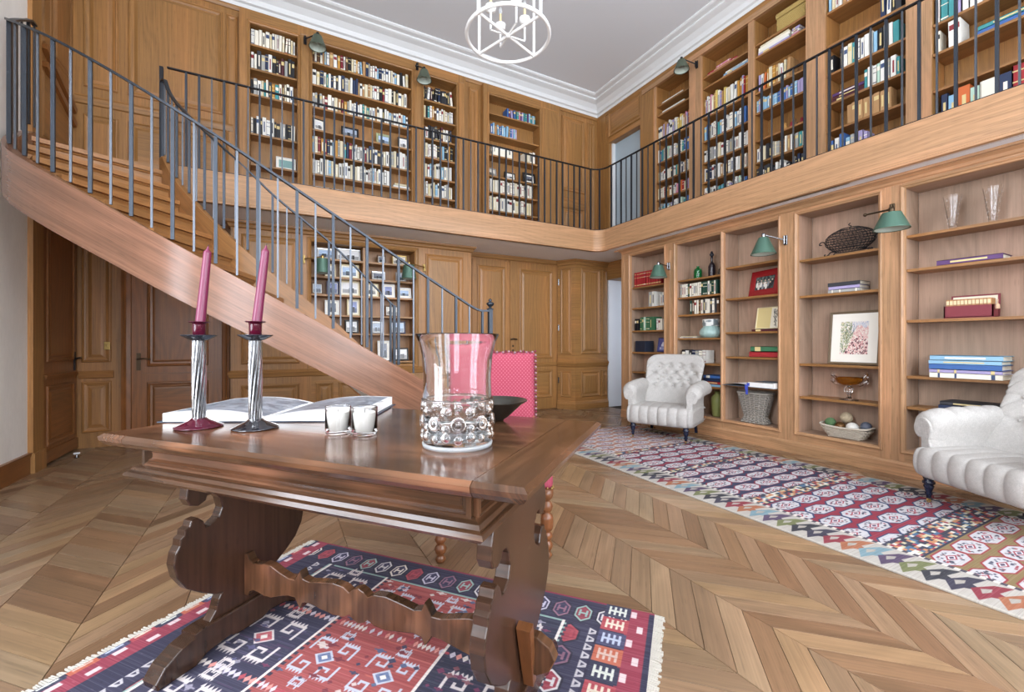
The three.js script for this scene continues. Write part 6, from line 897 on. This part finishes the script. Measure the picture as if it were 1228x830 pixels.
{ const b = thing('wicker_planter', 'flared grey wicker planter on the lowest shelf under the open folio', 'basket', on(-2.98, 0.215, -0.13), RY); weaveBody('weave', b, M.wicker, 0.18, 0.1, t => t < 0.2 ? [0.82 - t * 1.0, 0.005 + t * 0.33] : [0.62 + (t - 0.2) * 0.475, 0.005 + t * 0.33], 20, 40, 0.0075); mesh('liner', lathe([[0, 0.01], [0.1, 0.01], [0.09, 0.07], [0.13, 0.31]], 4).rotateY(PI / 4).scale(1.3, 1, 0.72), std({ color: '#3a342e', roughness: 1 }), b); mesh('rim', tube(Array.from({ length: 40 }, (_, i) => { const a = i / 40 * 2 * PI, sq = Math.pow(Math.pow(Math.abs(Math.cos(a)), 4) + Math.pow(Math.abs(Math.sin(a)), 4), -0.25); return [Math.cos(a) * 0.18 * sq, 0.335, Math.sin(a) * 0.1 * sq]; }), 0.011, 80, 6, true), M.wicker, b); }
{ const b = thing('wicker_basket', 'low pale wicker basket holding decorative balls on the lowest shelf', 'basket', on(-2.1, 0.215, -0.13), RY); weaveBody('weave', b, M.wickerL, 0.2, 0.1, t => [0.68 + 0.3 * t, 0.006 + t * 0.09], 8, 40, 0.0055); mesh('base', box(0, 0.008, 0, 0.25, 0.008, 0.13), M.wickerL, b); mesh('rim', tube(Array.from({ length: 40 }, (_, i) => { const a = i / 40 * 2 * PI, sq = Math.pow(Math.pow(Math.abs(Math.cos(a)), 4) + Math.pow(Math.abs(Math.sin(a)), 4), -0.25); return [Math.cos(a) * 0.202 * sq, 0.1 + 0.018 * Math.cos(a) * Math.cos(a), Math.sin(a) * 0.1 * sq]; }), 0.01, 80, 6, true), M.wickerL, b);
  const ball = (l, x, y, z, r, m, tex) => { const o = tag(mesh('decorative_ball', surf(40, 24, (u, v) => { const t = u * 2 * PI, p = v * PI, k = r * (1 + (tex || 0) * Math.sin(t * 10) * Math.sin(p * 9)); return [Math.cos(t) * Math.sin(p) * k, Math.cos(p) * k, Math.sin(t) * Math.sin(p) * k]; }), m), l, 'ornament', 'balls in the wicker basket'); o.position.copy(toWorld(FLR, -2.1 + x, 0.215 + y, -0.13 + z)); };
  ball('mossy green ball at the end of the wicker basket', -0.135, 0.125, 0.0, 0.045, std({ color: '#5a7a52', roughness: 1 }), 0.03); ball('bronze brown glossy ball in the wicker basket', -0.04, 0.1, 0.025, 0.046, std({ color: '#6a4a28', roughness: 0.3, metalness: 0.5 }), 0.04); ball('white carved ball in the wicker basket', 0.06, 0.105, 0.03, 0.05, std({ color: '#e2dfd6', roughness: 0.5 }), 0.02); ball('slate grey ball at the far end of the wicker basket', 0.15, 0.128, -0.01, 0.043, std({ color: '#5c6270', roughness: 0.5 }), 0.01); ball('beige twine ball on top of the others in the basket', -0.015, 0.185, -0.03, 0.05, std({ color: '#b3a286', roughness: 0.9 }), 0.05); }
{ // amber glass comport with clear swirled handles
  const c = thing('glass_comport', 'amber glass bowl on a clear stem with four curled clear feet', 'bowl', on(-2.08, 0.573, -0.13), RY), am = phys({ color: '#c07a1c', transmission: 0.75, thickness: 0.02, roughness: 0.03, ior: 1.5 });
  mesh('bowl', lathe([[0, 0.135], [0.05, 0.138], [0.09, 0.16], [0.115, 0.205], [0.118, 0.21], [0.112, 0.208], [0.085, 0.168], [0.045, 0.146], [0, 0.143]], 40), am, c); mesh('stem', merge([new THREE.SphereGeometry(0.038, 20, 14).scale(1, 1, 0.6).translate(0, 0.09, 0), lathe([[0, 0.05], [0.014, 0.05], [0.012, 0.13], [0, 0.136]], 14)]), M.glass, c); mesh('foot', lathe([[0, 0], [0.075, 0], [0.076, 0.005], [0.03, 0.014], [0.012, 0.03], [0.012, 0.055], [0, 0.055]], 32), M.glass, c);
  for (const s of [-1, 1]) for (const y of [0.215, 0.16]) mesh('curl', merge([tube([[s * 0.08, y - 0.02, 0], [s * 0.105, y - 0.01, 0.01], [s * 0.125, y + 0.005, 0.01], [s * 0.14, y + 0.03, 0], [s * 0.12, y + 0.035, -0.01]], 0.013, 20, 8), new THREE.SphereGeometry(0.02, 12, 8).translate(s * 0.132, y + 0.012, 0)]), M.glass, c); }
{ // scrolled wire urn basket
  const c = thing('wire_urn_basket', 'oval black wire basket with scrolled handles and lid on the top shelf', 'basket', on(-2.075, 1.933, -0.13), RY), gs = [], E = (rx, rz, y) => { const p = []; for (let i = 0; i < 28; i++) { const a = i / 28 * 2 * PI; p.push([Math.cos(a) * rx, y, Math.sin(a) * rz]); } return tube(p, 0.0032, 56, 5, true); };
  const prof = t => t < 0.45 ? 0.12 + 0.085 * Math.sin(t / 0.45 * PI / 2) : t < 0.55 ? 0.205 - 0.012 * Math.sin((t - 0.45) / 0.1 * PI) : 0.2 * Math.pow(Math.cos((t - 0.55) / 0.45 * PI / 2 * 0.9), 0.7); const rows = []; for (let k = 0; k <= 9; k++) { const t = k / 9 * 0.97, r = prof(t); rows.push(E(r, r * 0.48, 0.035 + 0.215 * t)); } const m1 = mesh('wire_hoops', merge(rows), M.ironD, c);
  const sp = []; for (let i = 0; i < 34; i++) { const a = i / 34 * 2 * PI, pts = []; for (let k = 0; k <= 8; k++) { const t = k / 8 * 0.97, r = prof(t), b = a + 0.5 * t; pts.push([Math.cos(b) * r, 0.035 + 0.215 * t, Math.sin(b) * r * 0.48]); } sp.push(tube(pts, 0.0022, 16, 4)); } mesh('wire_spokes', merge(sp), M.ironD, c);
  for (const s of [-1, 1]) { mesh('handle', tube([[s * 0.19, 0.12, 0], [s * 0.225, 0.155, 0], [s * 0.25, 0.15, 0], [s * 0.255, 0.13, 0], [s * 0.235, 0.128, 0]], 0.005, 24, 6), M.ironD, c); for (const z of [-0.04, 0.04]) mesh('foot', tube([[s * 0.09, 0.035, z], [s * 0.14, 0.035, z], [s * 0.16, 0.015, z], [s * 0.18, 0.006, z], [s * 0.195, 0.015, z], [s * 0.185, 0.024, z]], 0.005, 24, 6), M.ironD, c); } mesh('finial', tube([[0, 0.24, 0], [0.012, 0.26, 0], [-0.008, 0.275, 0], [0.006, 0.29, 0]], 0.004, 14, 6), M.ironD, c); }
function crystal(label, x) { const v = thing('slim_crystal_vase', label, 'vase', on(x, 1.995, -0.12)); mesh('body', lathe([[0, 0.004], [0.02, 0.004], [0.022, 0.02], [0.05, 0.24], [0.055, 0.27], [0.052, 0.27], [0.045, 0.235], [0.016, 0.03], [0, 0.028]], 32), M.glass, v); mesh('foot', lathe([[0, 0], [0.034, 0], [0.034, 0.004], [0.014, 0.008], [0, 0.008]], 28), M.glass, v); for (let k = 0; k < 6; k++) for (let q = 0; q < 6; q++) { const a = q / 6 * 2 * PI + k * 0.5, y = 0.05 + k * 0.036, r = 0.024 + 0.027 * (y - 0.02) / 0.22; const m = mesh('bead', BEAD, M.glass, v); m.position.set(Math.cos(a) * r, y, Math.sin(a) * r); } }
const BEAD = new THREE.SphereGeometry(0.0065, 8, 6);
crystal('slim beaded crystal vase on the top shelf nearest the green lamp', -1.37); crystal('slim beaded crystal vase on the top shelf farther from the green lamp', -1.15);
{ // boxed set of miniature volumes
  const b = thing('boxed_book_set', 'burgundy slipcase of small tan volumes with its lid propped open', 'book set', on(-1.265, 1.295, -0.11), RY), bur = std({ color: '#7d2f38', roughness: 0.6 }); mesh('slipcase', merge([box(0, 0.005, 0, 0.27, 0.01, 0.12), box(0, 0.05, 0.056, 0.27, 0.09, 0.008), box(-0.131, 0.05, 0, 0.008, 0.09, 0.12), box(0.131, 0.05, 0, 0.008, 0.09, 0.12), box(0, 0.05, -0.056, 0.27, 0.09, 0.008)]), bur, b);
  for (let k = 0; k < 12; k++) { const v = mesh('volume', box(-0.115 + k * 0.0205, 0.0775, 0.0, 0.0185, 0.135, 0.095), k % 2 ? std({ color: '#b98a5c', roughness: 0.6 }) : std({ color: '#a87a50', roughness: 0.6 }), b); mesh('spine_label', box(-0.115 + k * 0.0205, 0.12, 0.048, 0.0165, 0.03, 0.002), std({ color: '#e0c9a0', roughness: 0.6 }), v); }
  const lid = mesh('lid', box(0.0, 0.105, -0.075, 0.27, 0.175, 0.008).rotateX(-0.12), bur, b); mesh('lid_lining', box(0.0, 0.105, -0.068, 0.245, 0.15, 0.004).rotateX(-0.12), std({ color: '#e4dcc6', roughness: 0.8 }), lid); mesh('tassel', merge([rod([0.15, 0.13, 0.03], [0.15, 0.1, 0.035], 0.004), lathe([[0.004, 0.1], [0.012, 0.09], [0.014, 0.06], [0, 0.06]], 10, 0.15, 0, 0.035)]), std({ color: '#c9a88a', roughness: 0.9 }), b); }
{ // open folio overhanging its shelf, with a blue ribbon
  const b = thing('open_folio', 'thick white open book with a blue ribbon overhanging the shelf above the wicker planter', 'book', on(-2.955, 0.625, -0.08), RY), pw = std({ color: '#ecebe7', roughness: 0.8 });
  mesh('page_block', merge([surf(10, 6, (u, v) => [0.0 + u * 0.28, 0.004 + 0.055 * Math.pow(Math.sin((0.12 + u * 0.88) * PI / 2), 0.6) * (v > 0.5 ? 1 : 1), 0.13 - v * 0.24]), box(0.14, 0.03, 0.129, 0.27, 0.05, 0.002), box(0.279, 0.03, 0.01, 0.002, 0.056, 0.24)]), pw, b); mesh('page_block', surf(12, 4, (u, v) => [-u * 0.3, 0.004 + 0.04 * (1 - u) * Math.sqrt(Math.max(0.02, u * 2.2)) + 0.004, 0.13 - v * 0.24]), pw, b); mesh('cover', merge([box(-0.155, 0.002, 0.01, 0.31, 0.004, 0.25), box(0.145, 0.002, 0.01, 0.29, 0.004, 0.25), box(0.16, 0.062, 0.0, 0.2, 0.004, 0.2)]), std({ color: '#55606a', roughness: 0.6 }), b); mesh('ribbon', merge([box(-0.005, -0.03, 0.142, 0.026, 0.1, 0.003), box(0.008, 0.03, 0.138, 0.03, 0.03, 0.006), box(-0.02, 0.0, 0.143, 0.012, 0.06, 0.003)]), std({ color: '#3f4fb0', roughness: 0.5 }), b); }
{ const b = thing('woven_box', 'golden woven storage box on the top shelf of the double gallery bookcase', 'basket', toWorld(FUR, -2.82, 4.7005, -0.14).toArray(), RY), m = std({ color: '#b39a5c', roughness: 0.85 }); mesh('body', new RoundedBoxGeometry(0.32, 0.15, 0.2, 2, 0.012).translate(0, 0.076, 0), m, b); mesh('lid', new RoundedBoxGeometry(0.34, 0.05, 0.22, 2, 0.012).translate(0, 0.175, 0), m, b); const g = []; for (let y = 0.012; y < 0.2; y += 0.014) for (let k = 0; k < 22; k++) g.push(new THREE.SphereGeometry(0.0085, 5, 4).scale(1, 0.7, 0.5).translate(-0.15 + k * 0.0143 + (Math.round(y / 0.014) % 2) * 0.007, y, y > 0.15 ? 0.111 : 0.101)); const w = mesh('weave', merge(g), m, b); w.userData.kind = 'stuff'; }
{ const t = thing('toy_drum_set', 'small red and tan wooden ornaments on a gallery shelf', 'ornament', toWorld(FUR, -2.86, 3.546, -0.13).toArray(), RY); mesh('tray', box(0, 0.006, 0, 0.3, 0.012, 0.12), std({ color: '#9a7644', roughness: 0.7 }), t); for (let k = 0; k < 5; k++) mesh('figure', lathe([[0, 0], [0.022, 0], [0.024, 0.03], [0.012, 0.05], [0.018, 0.065], [0, 0.085]], 12, -0.11 + k * 0.055, 0.012, (k % 2) * 0.03), std({ color: ['#8d2430', '#b98a4a', '#a03038', '#6a4a2c', '#8d2430'][k], roughness: 0.5 }), t); }
{ const d = thing('door_stop', 'small white mushroom door stop on the parquet by the panelled door', 'door stop', [-1.695, 0.0003, -5.68]); mesh('stem', lathe([[0, 0], [0.02, 0], [0.02, 0.004], [0.009, 0.008], [0.009, 0.035], [0, 0.035]], 14), M.steel, d); mesh('cap', lathe([[0, 0.034], [0.026, 0.034], [0.026, 0.046], [0.02, 0.05], [0, 0.051]], 16), M.white, d); }
renderer.render(scene, camera);
